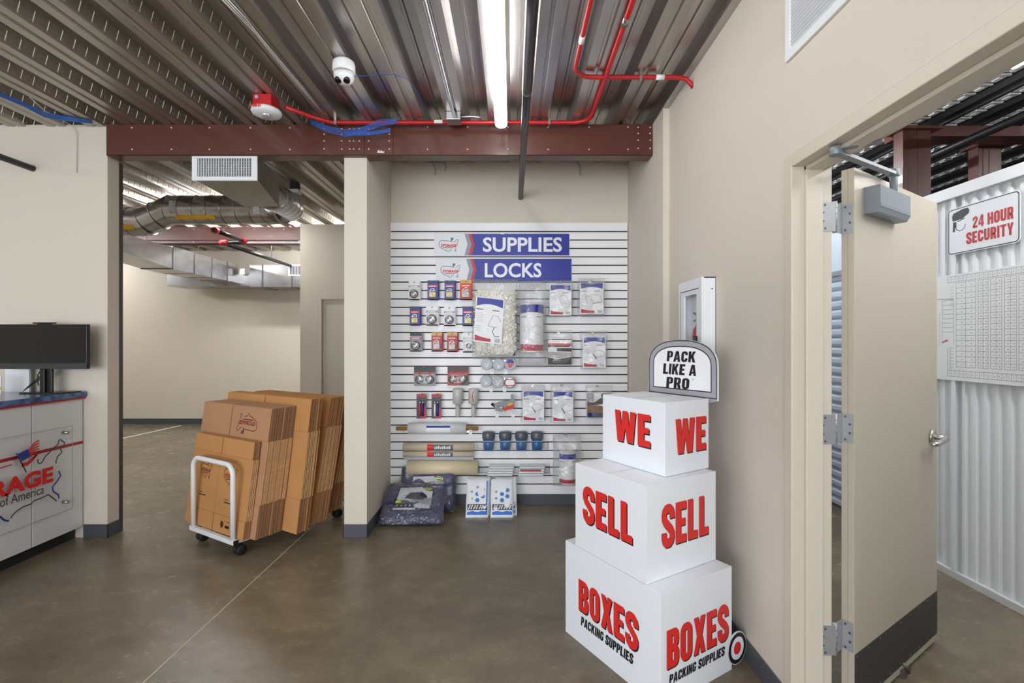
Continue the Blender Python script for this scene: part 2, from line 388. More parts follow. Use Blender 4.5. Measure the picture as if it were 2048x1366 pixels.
# unseen front wall, its tall openings added to let light in
w = MB(); w.box((-8.2, -4.1, 0), (1.2, -4, .3)); w.box((-8.2, -4.1, 2.6), (1.2, -4, 3.16))
for x in (-8.2, -5.9, -4.3, -2.7, -1.1, .55): w.box((x, -4.1, .3), (x + (.12 if x > -8 and x < .5 else .65), -4, 2.6))
struct(w.build('wall_front', CREAM), 'unseen front wall with tall openings added to let light in', 'wall')
# baseboards
def base(name, pts, lab):
    m = MB()
    for (x0, y0, x1, y1) in pts: m.box((x0, y0, 0), (x1, y1, .10))
    struct(m.build(name, BASEM, bevel=.002), lab, 'baseboard')
base('baseboard_right', [(XW - .007, 1.915, XW, 3.34), (1.033, 3.333, 1.04, YB), (1.033, 3.333, XW, 3.34)], 'charcoal base along the right wall')
base('baseboard_back', [(-1.085, YB - .009, 1.04, YB)], 'charcoal base under the slatwall')
base('baseboard_column', [(-1.261, YA - .007, -1.078, YA), (-1.085, YA - .007, -1.078, YB), (-1.261, YA - .007, -1.254, YB)], 'blue grey base around the partition end')
base('baseboard_left', [(-3.2, YA - .007, -3.016, YA), (-3.023, YA - .007, -3.016, 3.73)], 'charcoal base at the end of the left wall')
base('baseboard_far', [(-8, 8.59, -1.3, 8.6)], 'charcoal base along the far wall')
# door 2 in the middle wall
t = thing('door_2', 'closed taupe door in the back room, left edge showing past the partition', 'door', (-2.65, 6.64, 0)); struct(t)
MB().box((0, -.02, 0), (.05, .10, 2.09)).box((.05, -.02, 2.04), (1.0, .10, 2.09)).box((.95, -.02, 0), (1.0, .10, 2.04)).build('door_frame', TAUPE, t, bevel=.003)
MB().box((.05, .03, .01), (.95, .07, 2.04)).build('door_panel', TAUPE, t, bevel=.002)

# ------------------------------------------------------------------ steel beams
BOLT = mat('bolt head', 'd9cfc8', .35, metal=.6)
def bolt_parts(root, pts):
    first = None
    for p in pts:
        if first is None:
            first = MB().lathe([(.0001, -.004), (.006, -.004), (.007, -.001), (.007, 0)], 0, 8, Matrix.Rotation(R(90), 4, 'X') @ Matrix.Scale(-1, 4, Z_)).build('bolt', BOLT, root); first.location = p
        else:
            c = first.copy(); COL.objects.link(c); c.parent = root; c.location = p
yb = 3.585
bm = thing('steel_beam', 'brown steel beam spanning the opening and the slatwall alcove', 'beam', (0, yb, 2.84)); struct(bm)
m = MB(); h = .232
m.box((-3.0, 0, 0), (1.036, .008, h)).box((-3.0, 0, 0), (1.036, .115, .008)).box((-3.0, 0, h - .006), (1.036, .115, h)).box((-3.0, .107, 0), (1.036, .115, .04))
m.build('channel', BROWN, bm, bevel=.003)
MB().box((-1.29, -.006, .004), (-.88, 0, h - .004)).build('splice_plate', BROWN, bm, bevel=.001)
MB().box((.94, -.006, .002), (1.036, 0, h - .002)).build('end_plate', BROWN, bm, bevel=.001)
MB().box((-1.092, -.0078, .004), (-1.088, -.006, h - .004)).build('seam', mat('seam', '2c1714', .6), bm)
b = []
for px in (264, 343, 419, 501, 580): b += [(( px - CX) / F * yb, 0, z) for z in (.205, .045)]
for px in (855, 935, 1016, 1096, 1178, 1256): b += [((px - CX) / F * yb, 0, z) for z in (.21, .045)]
for px in (649, 684, 700, 708, 719, 738, 779): b += [((px - CX) / F * yb, -.006, z) for z in (.195, .155, .105, .045)]
for px in (1276, 1300): b += [((px - CX) / F * yb, -.006, z) for z in (.205, .16, .11, .05)]
bolt_parts(bm, b)
MB().flat([[(0, 0), (.05, -.003), (.055, .012), (.04, .008), (.03, .02), (.02, .01), (.012, .022), (.003, .014)]], V(-.995, -.0065, .018), X_, Z_).build('paint_chip', mat('primer', 'd9d2cc', .7), bm)
bm2 = thing('steel_beam', 'brown steel beam across the back room beyond the round duct', 'beam', (0, 6.8, 2.83)); struct(bm2)
MB().box((-7.9, 0, 0), (-2.95, .01, .24)).box((-7.9, 0, 0), (-2.95, .12, .01)).box((-2.98, -.03, .0), (-2.95, 0, .24)).box((-7.9, -.03, .05), (-2.95, 0, .055)).build('channel', BROWN, bm2)
bolt_parts(bm2, [(-3.2 - .42 * i, 0, z) for i in range(7) for z in (.21, .03)])

# ------------------------------------------------------------------ strip lights
def strip(loc, ln, lab, alongx=False, top=ZD, w=.082, lm=None):
    t = thing('strip_light', lab, 'light', loc, R(90) if alongx else 0, 'LED strip lights under the ceiling deck')
    MB().box((-w * .3, 0, .030), (w * .3, ln, .07)).build('housing', WHITE, t, bevel=.004)
    prof = [(-w / 2, .034)] + [(-w / 2 * math.cos(a), .012 - .026 * math.sin(a)) for a in [i * math.pi / 10 for i in range(11)]] + [(w / 2, .034)]
    d = MB(); n = len(prof)
    d.add([V(x, y, z) for y in (.012, ln - .012) for x, z in prof], [(i, i + 1, n + i + 1, n + i) for i in range(n - 1)], 0, True)
    d.build('diffuser', lm or LEDM, t)
    for y in (0, ln - .012): MB().prism(prof, V(0, y, 0), X_, Z_, V(0, .012, 0)).build('end_cap', mat('lit end cap', 'ffffff', .4, emit=3), t)
    for y in (.3, ln - .3): MB().tube([(0, y, .068), (0, y, top - loc[2] + .001)], .003, 0, 6).build('hanger', STEEL, t)
    return t
strip((-.075, .93, 2.955), 2.43, 'lit LED strip light hanging above the slatwall alcove')
strip((-.075, -2.2, 2.955), 2.43, 'added unseen LED strip light brightening the front of the shop')  # added out of view for even light near the camera
strip((-3.3, -1.3, 2.955), 2.43, 'added unseen LED strip light brightening the service area')  # added out of view to even out the light over the counter side
strip((-5.9, -.2, 2.955), 2.43, 'added unseen LED strip light brightening the left of the office')  # added out of view, evens the light on the far left
LEDB = mat('bright lit diffuser', 'ffffff', .4, emit=LED * 2.8)
strip((-5.6, 4.0, 2.96), 2.43, 'lit LED strip light in the back room beside the opening', lm=LEDB)
strip((-7.2, 5.9, 2.96), 2.43, 'lit LED strip light far in the back room', lm=LEDB)
strip((-2.98, 5.95, 2.985), 1.25, 'lit LED strip light above and behind the round duct', alongx=True, lm=LEDB)
strip((-1.75, 7.3, 2.985), 2.43, 'lit LED strip light hidden behind the far beam', alongx=True, lm=LEDB)
strip((2.35, -.15, 2.76), 2.43, 'lit LED strip light hanging in the storage corridor', top=3.12, lm=LEDB)
strip((5.0, .9, 3.0), 2.43, 'added unseen LED strip light brightening the storage ceiling', top=3.12, lm=LEDB)  # added out of view to bounce more light onto the storage deck
strip((2.0, 3.6, 3.0), 2.43, 'added unseen LED strip light brightening the storage corridor', top=3.12, lm=LEDB)  # added out of view because the corridor needs light

# ------------------------------------------------------------------ storage corridor beyond the door
STW = mat('white steel panel', 'e4e8ec', .35)
XU = 2.76
def unit_wall():
    m = MB(); p = .068; prof = []; y = 1.0
    while y < 3.35:
        prof += [(y, 0), (y + .028, 0), (y + .036, .014), (y + .056, .014), (y + .064, 0)]; y += p
    n = len(prof); vs = [V(XU + .0 - h + .0, yy, z) for z in (.0, 2.36) for yy, h in prof]
    m.add(vs, [(i, i + 1, n + i + 1, n + i) for i in range(n - 1)])
    m.box((XU + .001, 1.0, 0), (XU + .04, 3.42, 2.36))
    return m.build('wall_storage', STW)
struct(unit_wall(), 'white ribbed steel wall of the storage units', 'wall')
struct(MB().box((XU - .045, .9, 2.35), (XU + .05, 3.42, 2.42)).build('trim_4', STW, bevel=.002), 'white cap on top of the storage wall', 'cap')
struct(MB().box((XU - .03, .9, 0), (XU, 3.42, .045)).build('trim_5', mat('white sill', 'cfd2d2', .5), bevel=.002), 'white base channel of the storage wall', 'base channel')
struct(MB().box((XU - .028, 2.99, .045), (XU - .02, 3.02, 2.35)).build('trim_6', STW, bevel=.002), 'white joint strip on the storage wall', 'joint strip')
w = MB(); BG = mat('blue grey panel', 'a9b5c4', .4)
w.box((XU, 3.42, 2.06), (XU + .05, 7.9, 2.42)); w.box((XU, 3.42, 0), (XU + .05, 3.55, 2.06)); w.box((XU, 4.75, 0), (XU + .05, 7.9, 2.06))
struct(w.build('wall_storage_far', BG), 'blue grey steel front beside the roll up door', 'wall')
t = thing('door_3', 'ribbed roll up storage door seen through the gap by the hinges', 'door', (XU, 3.55, 0)); struct(t)
m = MB(); z = .06
while z < 2.0:
    m.add([V(.03, 0, z), V(.03, 1.2, z), V(.0, 1.2, z + .025), V(.0, 0, z + .025), V(.0, 1.2, z + .055), V(.0, 0, z + .055), V(.03, 1.2, z + .08), V(.03, 0, z + .08)],
          [(0, 1, 2, 3), (3, 2, 4, 5), (5, 4, 6, 7)]); z += .08
m.build('curtain', mat('roll door', 'b9c3d0', .3, metal=.3), t)
MB().box((-.01, 0, 0), (.03, 1.2, .06)).build('bottom_bar', STEEL, t)
MB().box((-.02, 0, 2.02), (.03, 1.2, 2.06)).build('header', GREYM, t)
struct(MB().box((1.22, 7.9, 0), (6.5, 8.0, 2.75)).build('wall_storage_end', mat('grey blue wall', '8f969c', .6)), 'grey wall at the end of the storage building', 'wall')
struct(MB().box((1.22, -4, 0), (6.5, -3.9, 3.2)).build('wall_storage_near', mat('dark wall', '565656', .6)), 'near end wall of the storage corridor', 'wall')
struct(MB().box((6.4, -4, 0), (6.5, 8, 3.2)).build('wall_storage_side', mat('dark wall', '565656', .6)), 'outer wall of the storage building', 'wall')
struct(MB().box((1.22, 3.34, 0), (1.3, 8, 3.16)).build('wall_corridor', STW), 'white corridor wall behind the alcove', 'wall')
dd = MB()
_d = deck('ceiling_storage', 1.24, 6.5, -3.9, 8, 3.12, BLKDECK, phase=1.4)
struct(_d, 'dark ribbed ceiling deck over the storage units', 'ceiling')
em = mat('embossed zinc strip', 'd8d8da', .5, metal=.1)
m = MB()
for k in range(18):                    # pale embossed strips on the lower flange of each rib
    x = 1.55 + k * .3; y = 1.6
    while y < 7.8:
        q = .02
        m.box((x - .036, y, 3.110), (x + .036, y + .016, 3.12)).box((x - .036, y + .016, 3.116), (x + .036, y + .1, 3.119)).box((x - .01, y + .035, 3.108), (x - .003, y + .085, 3.118)).box((x + .004, y + .035, 3.108), (x + .011, y + .085, 3.118)); y += .116
struct(m.build('trim_7', em), 'pale embossed ribs along the storage ceiling', 'ceiling ribs')
def ccol(px0, px1, Y, top, lab):
    x0 = (px0 - CX) / F * Y; x1 = (px1 - CX) / F * Y
    t = thing('steel_column', lab, 'column', ((x0 + x1) / 2, Y, 0)); struct(t); hw = (x1 - x0) / 2
    MB().box((-hw, 0, 0), (-hw + .035, .09, top)).box((-hw + .035, .02, 0), (hw, .03, top)).box((hw - .1, 0, 0), (hw, .008, top)).box((-hw + .035, 0, 0), (hw - .1, .012, top)).build('shaft', BROWN, t, bevel=.003)
    MB().box((-hw - .04, -.04, top - .02), (hw + .06, .12, top)).build('cap_plate', BROWN, t, bevel=.002)
    return t
ccol(1806, 1862, 3.55, 3.03, 'brown steel column rising behind the door closer')
ccol(1957, 2003, 3.85, 3.03, 'brown steel column rising above the security sign')
bm3 = MB().box((2.9, 3.70, 3.0), (6, 3.78, 3.11)).box((2.9, 3.62, 3.0), (6, 3.70, 3.012)).build('storage_beam', BROWN); struct(bm3, 'brown steel beam over the storage units', 'beam')
tag(MB().tube([(3.32, 1.5, 2.93), (3.32, 7.5, 2.93)], .03, 0, 12).build('sprinkler_pipe', mat('black iron pipe', '2b2b2e', .35, metal=.4)), 'black sprinkler pipe above the white storage wall', 'pipe')
PIPE = MATS['black iron pipe']

# security sign
s = thing('security_sign', 'white 24 HOUR SECURITY sign with a black camera picture', 'sign', (XU - .025, 3.04, 2.0))
U, Vv = V(0, -1, 0), Z_; o = V(0, 0, 0)
MB().prism(rrect(0, 0, .435, .285, .025), o, U, Vv, V(-.004, 0, 0)).build('plate', WHITEB, s)
m = MB(); o = V(-.0048, 0, 0)
m.flat([rrect(.005, .005, .43, .28, .022), rrect(.010, .010, .425, .275, .018)], o, U, Vv)
m.build('border', BLACK, s)
m = MB(); m.flat([[(.03, .235), (.04, .255), (.10, .268), (.135, .268), (.145, .25), (.14, .232), (.12, .222), (.10, .21), (.035, .207)]], o, U, Vv)
m.flat([[(.038, .2), (.06, .2), (.06, .165), (.05, .165), (.05, .14), (.036, .14)]], o, U, Vv)
m.line([(.055 + .032 * (1 - math.cos(a)), .175 - .035 * math.sin(a)) for a in [i * math.pi / 10 for i in range(11)]], .004, o, U, Vv)
m.line([(.065, .205), (.075, .2), (.115, .21)], .005, o, U, Vv)
m.build('camera_picture', BLACK, s)
MB().text('24 HOUR', .165, .135, .235, .068, o, U, Vv, hv=True).build('lettering', mat('sign red', 'b8262b', .5), s)
m = MB(); m.text('SECURITY', .125, .048, .275, .068, o, U, Vv, hv=True)
m.build('lettering', mat('sign red', 'b8262b', .5), s)
# site map
s = thing('site_map_board', 'white site map board with a grid of numbered units', 'map', (XU - .025, 3.16, 1.224))
MB().box((-.006, -1.25, 0), (0, 0, .655)).build('board', mat('map paper', 'e6e9ea', .5), s, bevel=.001)
m = MB(); o = V(-.0068, 0, 0); U = V(0, -1, 0)
def Yp(cx): return 3.16 - 2.735 * F / (1860 + cx / 4.878 - CX)
def rect(x0, z0, x1, z1, w=.0018):
    m.line([(x0, z0), (x1, z0)], w, o, U, Z_); m.line([(x0, z1), (x1, z1)], w, o, U, Z_); m.line([(x0, z0), (x0, z1)], w, o, U, Z_); m.line([(x1, z0), (x1, z1)], w, o, U, Z_)
z0, z1 = .085, .60; rows = 16
cols = [(265, 455, 2), (480, 578, 2), (602, 712, 2), (740, 855, 2), (880, 1010, 2), (1040, 1200, 2), (1240, 1420, 2)]
for a, b_, n in cols:
    A, B = Yp(a), Yp(b_)
    for r_ in range(rows + 1): z = z0 + (z1 - z0) * r_ / rows; m.line([(A, z), (B, z)], .0016, o, U, Z_)
    for q in range(n + 1): x = A + (B - A) * q / n; m.line([(x, z0), (x, z1)], .0016, o, U, Z_)
    for r_ in range(rows):
        for q in range(n):
            x = A + (B - A) * (q + .6) / n; z = z0 + (z1 - z0) * (r_ + .45) / rows; m.line([(x - .004, z), (x + .004, z)], .003, o, U, Z_)
A, B = Yp(180), 1.2
for (za, zb) in ((.025, .062), (.608, .642)):
    rect(A, za, B, zb); x = A
    while x < B: m.line([(x, za), (x, zb)], .0014, o, U, Z_); m.line([(x + .009, (za + zb) / 2), (x + .015, (za + zb) / 2)], .003, o, U, Z_); x += .026
for i in range(8): z = .30 + i * .028; m.line([(Yp(130), z), (Yp(240), z)], .0016, o, U, Z_)
for i in range(7): z = .08 + i * .02; m.line([(Yp(205), z), (Yp(240), z)], .0014, o, U, Z_); m.line([(Yp(210), z + .38), (Yp(240), z + .38)], .0014, o, U, Z_)
for x in (130, 240): m.line([(Yp(x), .22), (Yp(x), .50)], .0016, o, U, Z_)
for x in (182, 205): m.line([(Yp(x), .06), (Yp(x), .20)], .0016, o, U, Z_)
m.line([(Yp(75), .22), (Yp(105), .22), (Yp(105), .42)], .0016, o, U, Z_); m.line([(Yp(80), .51), (Yp(240), .505)], .003, o, U, Z_)
m.build('plan_lines', mat('map line', '85888c', .6), s)
MB().line([(Yp(128), .235), (Yp(185), .25)], .007, V(-.0074, 0, 0), U, Z_).build('red_mark', RED, s)

# ------------------------------------------------------------------ door frame and open door
FR = mat('frame paint', 'd0c7b7', .4)
t = thing('door_frame', 'cream steel frame of the open doorway', 'door frame', (XW, YD1, 0)); struct(t)
m = MB()
wl = YD1 - YD0
for sg, y in ((1, 0), (-1, -wl)):
    m.box((-.008, y, 0), (.148, y + sg * .05, ZH + .05))                # jamb depth + casing
    m.box((.04, y - sg * .016, 0), (.105, y, ZH))                     # stop
m.box((-.008, -wl, ZH), (.148, 0, ZH + .05)); m.box((.04, -wl, ZH - .016), (.105, 0, ZH))
m.build('jamb', FR, t, bevel=.003)
dv = V(.837, .547, 0).normalized(); nv = V(dv.y, -dv.x, 0)            # along the leaf, its visible normal
A = V(1.2955, 1.908, 0)                                              # hinge edge, far corner
rzd = math.atan2(dv.y, dv.x)
d = thing('door_1', 'open cream door with lever handle and dark kick plate', 'door', (A.x, A.y, 0), rzd); struct(d)
MB().box((0, -.045, .018), (.892, 0, 2.137)).build('door_panel', DOORP, d, bevel=.0015)
MB().box((.002, -.0468, .05), (.888, -.045, .255)).build('kick_plate', mat('charcoal kick plate', '3b393b', .5), d)
m = MB()
for i in range(9):
    for z in (.062, .243): m.lathe([(.0001, -.001), (.003, -.001), (.0035, 0)], 0, 8, Matrix.Translation((.02 + i * .106, -.0472, z)) @ Matrix.Rotation(R(90), 4, 'X') @ Matrix.Scale(-1, 4, Z_))
m.build('screws', STEEL, d)
MB().box((0, -.0235, .018), (-.0006, -.0225, 2.137)).build('edge_seam', mat('door seam line', '8d8673', .7), d)  # darker line along the seam in the hinge edge
hz = (1.944, 1.128, .319)
pin = V(1.243, 1.868, 0); Mi = Matrix.Rotation(-rzd, 4, 'Z') @ Matrix.Translation((-A.x, -A.y, 0))
pl = Mi @ pin
for z in hz:
    hg = MB()
    hg.tube([(pl.x, pl.y, z - .06), (pl.x, pl.y, z + .06)], .0085, 0, 12)
    for zz in (-.036, -.012, .012, .036): hg.tube([(pl.x, pl.y, z + zz - .001), (pl.x, pl.y, z + zz + .001)], .0092, 1, 12)
    # leaf on the jamb face
    a = Mi @ V(1.185, YD1 - .0025, 0); b_ = Mi @ V(1.240, YD1 - .0025, 0); c_ = pl
    def plate(p, q, z0, z1, th=.0025):
        dd_ = (q - p).normalized(); nn_ = V(-dd_.y, dd_.x, 0) * th
        hg.prism([(0, 0), ((q - p).length, 0), ((q - p).length, z1 - z0), (0, z1 - z0)], V(p.x, p.y, z0), dd_, Z_, nn_)
    plate(a, b_, z - .057, z + .057)
    plate(V(pl.x, pl.y, 0), V(-.002, -.006, 0), z - .057, z + .057)
    plate(V(-.003, -.004, 0), V(-.003, -.043, 0), z - .057, z + .057)
    for zz in (-.045, -.018, .016, .045):
        hg.lathe([(.0001, -.001), (.004, -.001), (.0045, 0)], 1, 8, Matrix.Translation((-.0062, -.016 - (.016 if abs(zz) < .03 else 0), z + zz)) @ Matrix.Rotation(R(-90), 4, 'Y'))
    for zz in (-.045, -.018, .016, .045):
        q = Mi @ V(1.20 - (.008 if abs(zz) < .03 else 0), YD1 - .0035, 0)
        hg.lathe([(.0001, -.001), (.004, -.001), (.0045, 0)], 1, 8, Matrix.Translation((q.x, q.y, z + zz)) @ Matrix.Rotation(-rzd, 4, 'Z') @ Matrix.Rotation(R(90), 4, 'X') @ Matrix.Scale(-1, 4, Z_))
    hg.build('hinge', [mat('hinge steel', 'b0b1b4', .5, metal=.5), mat('hinge dark', '6c6c6c', .4, metal=.8)], d)
# lever handle
m = MB()
RX = Matrix.Rotation(R(90), 4, 'X')
hx, hzv = .815, 1.012
m.lathe([(.0001, .014), (.030, .014), (.034, .008), (.034, 0)], 0, 24, Matrix.Translation((hx, -.045, hzv)) @ RX)
m.tube([(hx, -.05, hzv), (hx, -.10, hzv)], .012, 0, 14)
m.tube([(hx + .008, -.098, hzv), (hx - .02, -.104, hzv - .002), (hx - .07, -.104, hzv - .008), (hx - .125, -.100, hzv - .014), (hx - .14, -.085, hzv - .015)], [.014, .014, .013, .012, .010], 0, 12)
m.build('lever_handle', mat('satin chrome', 'c4c2be', .3, metal=.9), d)
m = MB(); m.lathe([(.0001, .014), (.030, .014), (.034, .008), (.034, 0)], 0, 24, Matrix.Translation((hx, 0, hzv)) @ Matrix.Rotation(R(-90), 4, 'X')); m.tube([(hx, 0, hzv), (hx, .06, hzv), (hx - .11, .065, hzv)], .011, 0, 12); m.build('lever_handle', CHROME, d)
# closer
m = MB(); x0, x1 = .08, .378
m.prism([(0, 0), (0, .105), (.057, .105), (.057, .022), (.045, 0)], V(x0, -.045, 1.967), V(0, -1, 0), Z_, V(x1 - x0, 0, 0))
cl = m.build('door_closer', mat('closer grey', '848b94', .38, metal=.15), d, bevel=.004)
tag(cl, 'grey box shaped closer on the door')
MB().box((x0 + .002, -.103, 1.988), (x1 - .002, -.1015, 2.0)).build('cover_line', GREYM, cl)
m = MB(); el = Mi @ V(1.105, 1.655, 0); pn = V(.285, -.075, 0)
m.tube([(pn.x, pn.y, 2.06), (pn.x, pn.y, 2.17)], .014, 0, 12)
def bar(p, q, w_, t_):
    p, q = Vector(p), Vector(q); dd_ = (q - p).normalized(); sd = dd_.cross(Z_).normalized()
    m.prism([(0, -w_ / 2), ((q - p).length, -w_ / 2), ((q - p).length, w_ / 2), (0, w_ / 2)], p, dd_, sd, V(0, 0, t_))
bar((pn.x, pn.y, 2.150), (el.x, el.y, 2.106), .026, .012); m.tube([(el.x, el.y, 2.10), (el.x, el.y, 2.128)], .020, 0, 14); m.tube([(pn.x, pn.y, 2.145), (pn.x, pn.y, 2.175)], .020, 0, 14)
e2 = Mi @ V(1.22, 1.60, 0); bar((el.x, el.y, 2.117), (e2.x, e2.y, 2.121), .03, .007)
m.build('closer_arm', GREYM, d, bevel=.002)
s = MB(); q = P(1812, 1347, 2.13); s.prism([(0, 0), (.09, 0), (.085, .02), (.0, .035)], V(q.x - .03, 2.1, 0), V(.8, .6, 0), Z_, V(-.03, .035, 0))
s.tube([(q.x, 2.11, .02), (q.x - .01, 2.13, .05), (q.x - .03, 2.15, .05)], .006, 0, 8)
tag(s.build('door_stop', mat('dull metal', '77706a', .4, metal=.8)), 'small metal door stop on the floor under the open door', 'door stop')

# ------------------------------------------------------------------ right wall: vent grille, extinguisher cabinet
t = thing('return_grille', 'white louvred return air grille high on the right wall', 'vent', (XW, 1.9, 2.555))
wg, hg_ = .62, .40
m = MB()
m.box((-.012, -wg, 0), (0, 0, .035)).box((-.012, -wg, hg_ - .035), (0, 0, hg_)).box((-.012, -.035, .035), (0, 0, hg_ - .035)).box((-.012, -wg, .035), (0, -wg + .035, hg_ - .035))
m.build('frame', WHITE, t, bevel=.003)
m = MB()
for i in range(22):
    z = .036 + i * .015; m.add([V(-.001, -.035, z), V(-.001, -wg + .035, z), V(-.010, -wg + .035, z + .013), V(-.010, -.035, z + .013), V(-.011, -.035, z + .0125), V(-.011, -wg + .035, z + .0125)], [(0, 1, 2, 3), (3, 2, 5, 4)])
m.build('louvres', mat('louvre white', 'd3d6da', .45), t)
MB().box((-.0008, -wg + .035, .035), (-.0002, -.035, hg_ - .035)).build('backing', mat('duct dark', '5b5d5f', .8), t)
t = thing('extinguisher_cabinet', 'white fire extinguisher cabinet with a window on the right wall', 'cabinet', (XW, 2.568, 1.16))
w_, hh, dp = .352, .65, .076
m = MB(); m.box((-dp + .012, 0, 0), (-.0005, w_, .01)).box((-dp + .012, 0, hh - .01), (-.0005, w_, hh)).box((-dp + .012, 0, 0), (-.0005, .01, hh)).box((-dp + .012, w_ - .01, 0), (-.0005, w_, hh)).box((-.006, 0, 0), (-.0005, w_, hh))
m.build('body', WHITE, t, bevel=.002)
m = MB(); m.prism([(0, 0), (w_, 0), (w_, hh), (0, hh)][:4], V(-dp, 0, 0), Y_, Z_, V(0.0001, 0, 0)) if 0 else None
m = MB()
for a, b_ in (((0, 0), (.075, hh)), ((.265, 0), (w_, hh)), ((.075, hh - .085), (.265, hh)), ((.075, 0), (.265, .06))): m.box((-dp, a[0], a[1]), (-dp + .012, b_[0], b_[1]))
dr = m.build('door', WHITE, t, bevel=.002)
MB().box((-dp + .004, .075, .06), (-dp + .006, .265, hh - .085)).build('window_pane', ACRYL, dr)
MB().box((-dp - .018, .055, .30), (-dp, .08, .335)).build('latch', BLACKP, dr, bevel=.004)
MB().box((-dp - .001, .04, hh - .06), (-dp, .31, hh - .055)).box((-dp - .001, .312, .05), (-dp, .316, hh - .05)).build('gap_line', mat('gap', '55565a', .7), dr)
m = MB()
for z in (.1, .585): m.tube([(-.02, -.001, z), (-.02, .002, z)], .004, 0, 8)
m.build('screw', BLACKP, t)
t = thing('fire_extinguisher', 'red fire extinguisher inside the white wall cabinet', 'fire extinguisher', (XW - .037, 2.72, 1.172))
MB().lathe([(.001, 0), (.028, 0), (.03, .01), (.03, .33), (.025, .36), (.012, .385), (.012, .40)], 0, 20).build('cylinder', mat('extinguisher red', 'b3262b', .3), t)
MB().tube([(0, 0, .39), (0, 0, .43)], .01, 0, 10).tube([(0, -.02, .43), (0, .06, .455)], .006, 0, 8).tube([(0, -.02, .425), (0, .06, .41)], .006, 0, 8).build('valve', STEEL, t)

# ------------------------------------------------------------------ slatwall
ys = YB - .019
xl, xr, zb_, zt = (779.5 - CX) / F * ys, (1255 - CX) / F * ys, H - (988 - CY) * ys / F, H - (445.5 - CY) * ys / F
m = MB(); m.box((xl, YB - .006, zb_), (xr, YB - .0005, zt), 1)
gz = [H - (463.2 + 16.83 * i - CY) * ys / F for i in range(31)]; gw = .0105
edges = [zt] + gz + [zb_]
top = zt
for g in gz + [zb_]:
    bot = g + gw / 2 if g != zb_ else zb_
    m.box((xl, ys, bot), (xr, YB - .004, top), 0)
    top = g - gw / 2
    if g != zb_: m.box((xl, ys + .006, g - gw / 2), (xr, YB - .004, g + gw / 2), 1)
# brown slat edges
sw = m.build('slatwall_panel', [mat('white melamine', 'f0f1f5', .3), mat('raw board', '3d2c1d', .8)])
tag(sw, 'white grooved slatwall panel filling the alcove wall', 'display panel')

def MAPPTS():
    return [(0.02, .80), (.10, .90), (.35, .88), (.60, .86), (.66, .78), (.70, .70), (.74, .78), (.82, .86), (.90, 1.0), (.96, .95), (.97, .85), (.90, .72), (.93, .6), (.86, .50),
            (.82, .36), (.86, .12), (.82, .05), (.78, .22), (.66, .22), (.52, .18), (.47, .02), (.40, .16), (.26, .22), (.14, .32), (.04, .42), (0, .60), (.02, .80)]
def logo(m, x, y, w_, h_, o, U, Vv, line, red, lw=None, flip=False):
    lw = lw or h_ * .035
    def T(p):
        return (x + (1 - p[0] if flip else p[0]) * w_, y + (1 - p[1] if flip else p[1]) * h_)
    pts = [T(p) for p in MAPPTS()]
    for a, b_ in ((0, 5), (6, 14), (14, 18), (18, 27)): m.line(pts[a:b_], lw, o, U, Vv, line)
    if not flip: m.text('STORAGE', x + .1 * w_, y + .42 * h_, .78 * w_, .22 * h_, o, U, Vv, red, bold=.05)
    else:
        oo = o + U * (x + .9 * w_) + Vv * (y + .58 * h_); m.text('STORAGE', 0, 0, .78 * w_, .22 * h_, oo, -U, -Vv, red, bold=.05)
    m.line([T((.2, .36)), T((.72, .36))], lw * 1.3, o, U, Vv, line)
    for i in range(4): m.line([T((.60, .92 + i * .045)), T((.72, .98 + i * .045))], lw, o, U, Vv, line)
    m.line([T((.60, 1.12)), T((.64, .84))], lw, o, U, Vv, line)
# shelf signs
def sign(px0, px1, py0, py1, word, tx0, tx1, ty0, ty1, label, torn):
    Y = ys - .006
    a = P(px0, py1, Y); b_ = P(px1, py0, Y); w_ = b_.x - a.x; h_ = b_.z - a.z
    t = thing('shelf_sign', label, 'sign', (a.x, Y, a.z), 0, 'blue header signs on the slatwall')
    k = Y / F
    MB().box((0, 0, 0), (w_, .004, h_)).build('panel', WHITEB, t, bevel=.0008)
    o = V(0, -.0006, 0); m = MB(); x1 = (929 - 868) * k; e = 6 * k
    top = h_ - .008; bot = .003
    m.flat([[(x1, bot), (x1 + 8 * k, bot), (x1 + 8 * k + e, h_ / 2), (x1 + 8 * k, top), (x1, top), (x1 + e, h_ / 2)]], o, X_, Z_, 0)
    m.flat([[(x1 + 8 * k, bot), (x1 + 14 * k, bot), (x1 + 14 * k + e, h_ / 2), (x1 + 14 * k, top), (x1 + 8 * k, top), (x1 + 8 * k + e, h_ / 2)]], o, X_, Z_, 1)
    tt = [(w_ * .53, top), (w_ * .50, top - .008), (w_ * .515, top - .014), (w_ * .49, top)] if torn else []
    m.flat([[(x1 + 14 * k, bot), (w_ - .002, bot), (w_ - .002, top)] + tt + [(x1 + 14 * k, top), (x1 + 14 * k + e, h_ / 2)]], o, X_, Z_, 2)
    m.build('colour_field', [SILVER, mat('sign stripe red', 'c0393e', .45), mat('sign blue', '1f3098', .4)], t)
    m = MB(); q0 = P(tx0, ty1, Y); q1 = P(tx1, ty0, Y)
    m.text(word, q0.x - a.x, q0.z - a.z, q1.x - q0.x, q1.z - q0.z, V(0, -.0012, 0), X_, Z_, bold=.024); m.build('lettering', mat('sign white', 'eef0fb', .4), t)
    m = MB(); logo(m, 10 * k, 6 * k, 40 * k, 27 * k, V(0, -.0012, 0), X_, Z_, 0, 1); m.build('logo', [LINEM, RED], t)
sign(868, 1139, 465.6, 511.5, 'SUPPLIES', 965.7, 1124, 474.5, 504, 'blue and white SUPPLIES sign at the top of the slatwall', True)
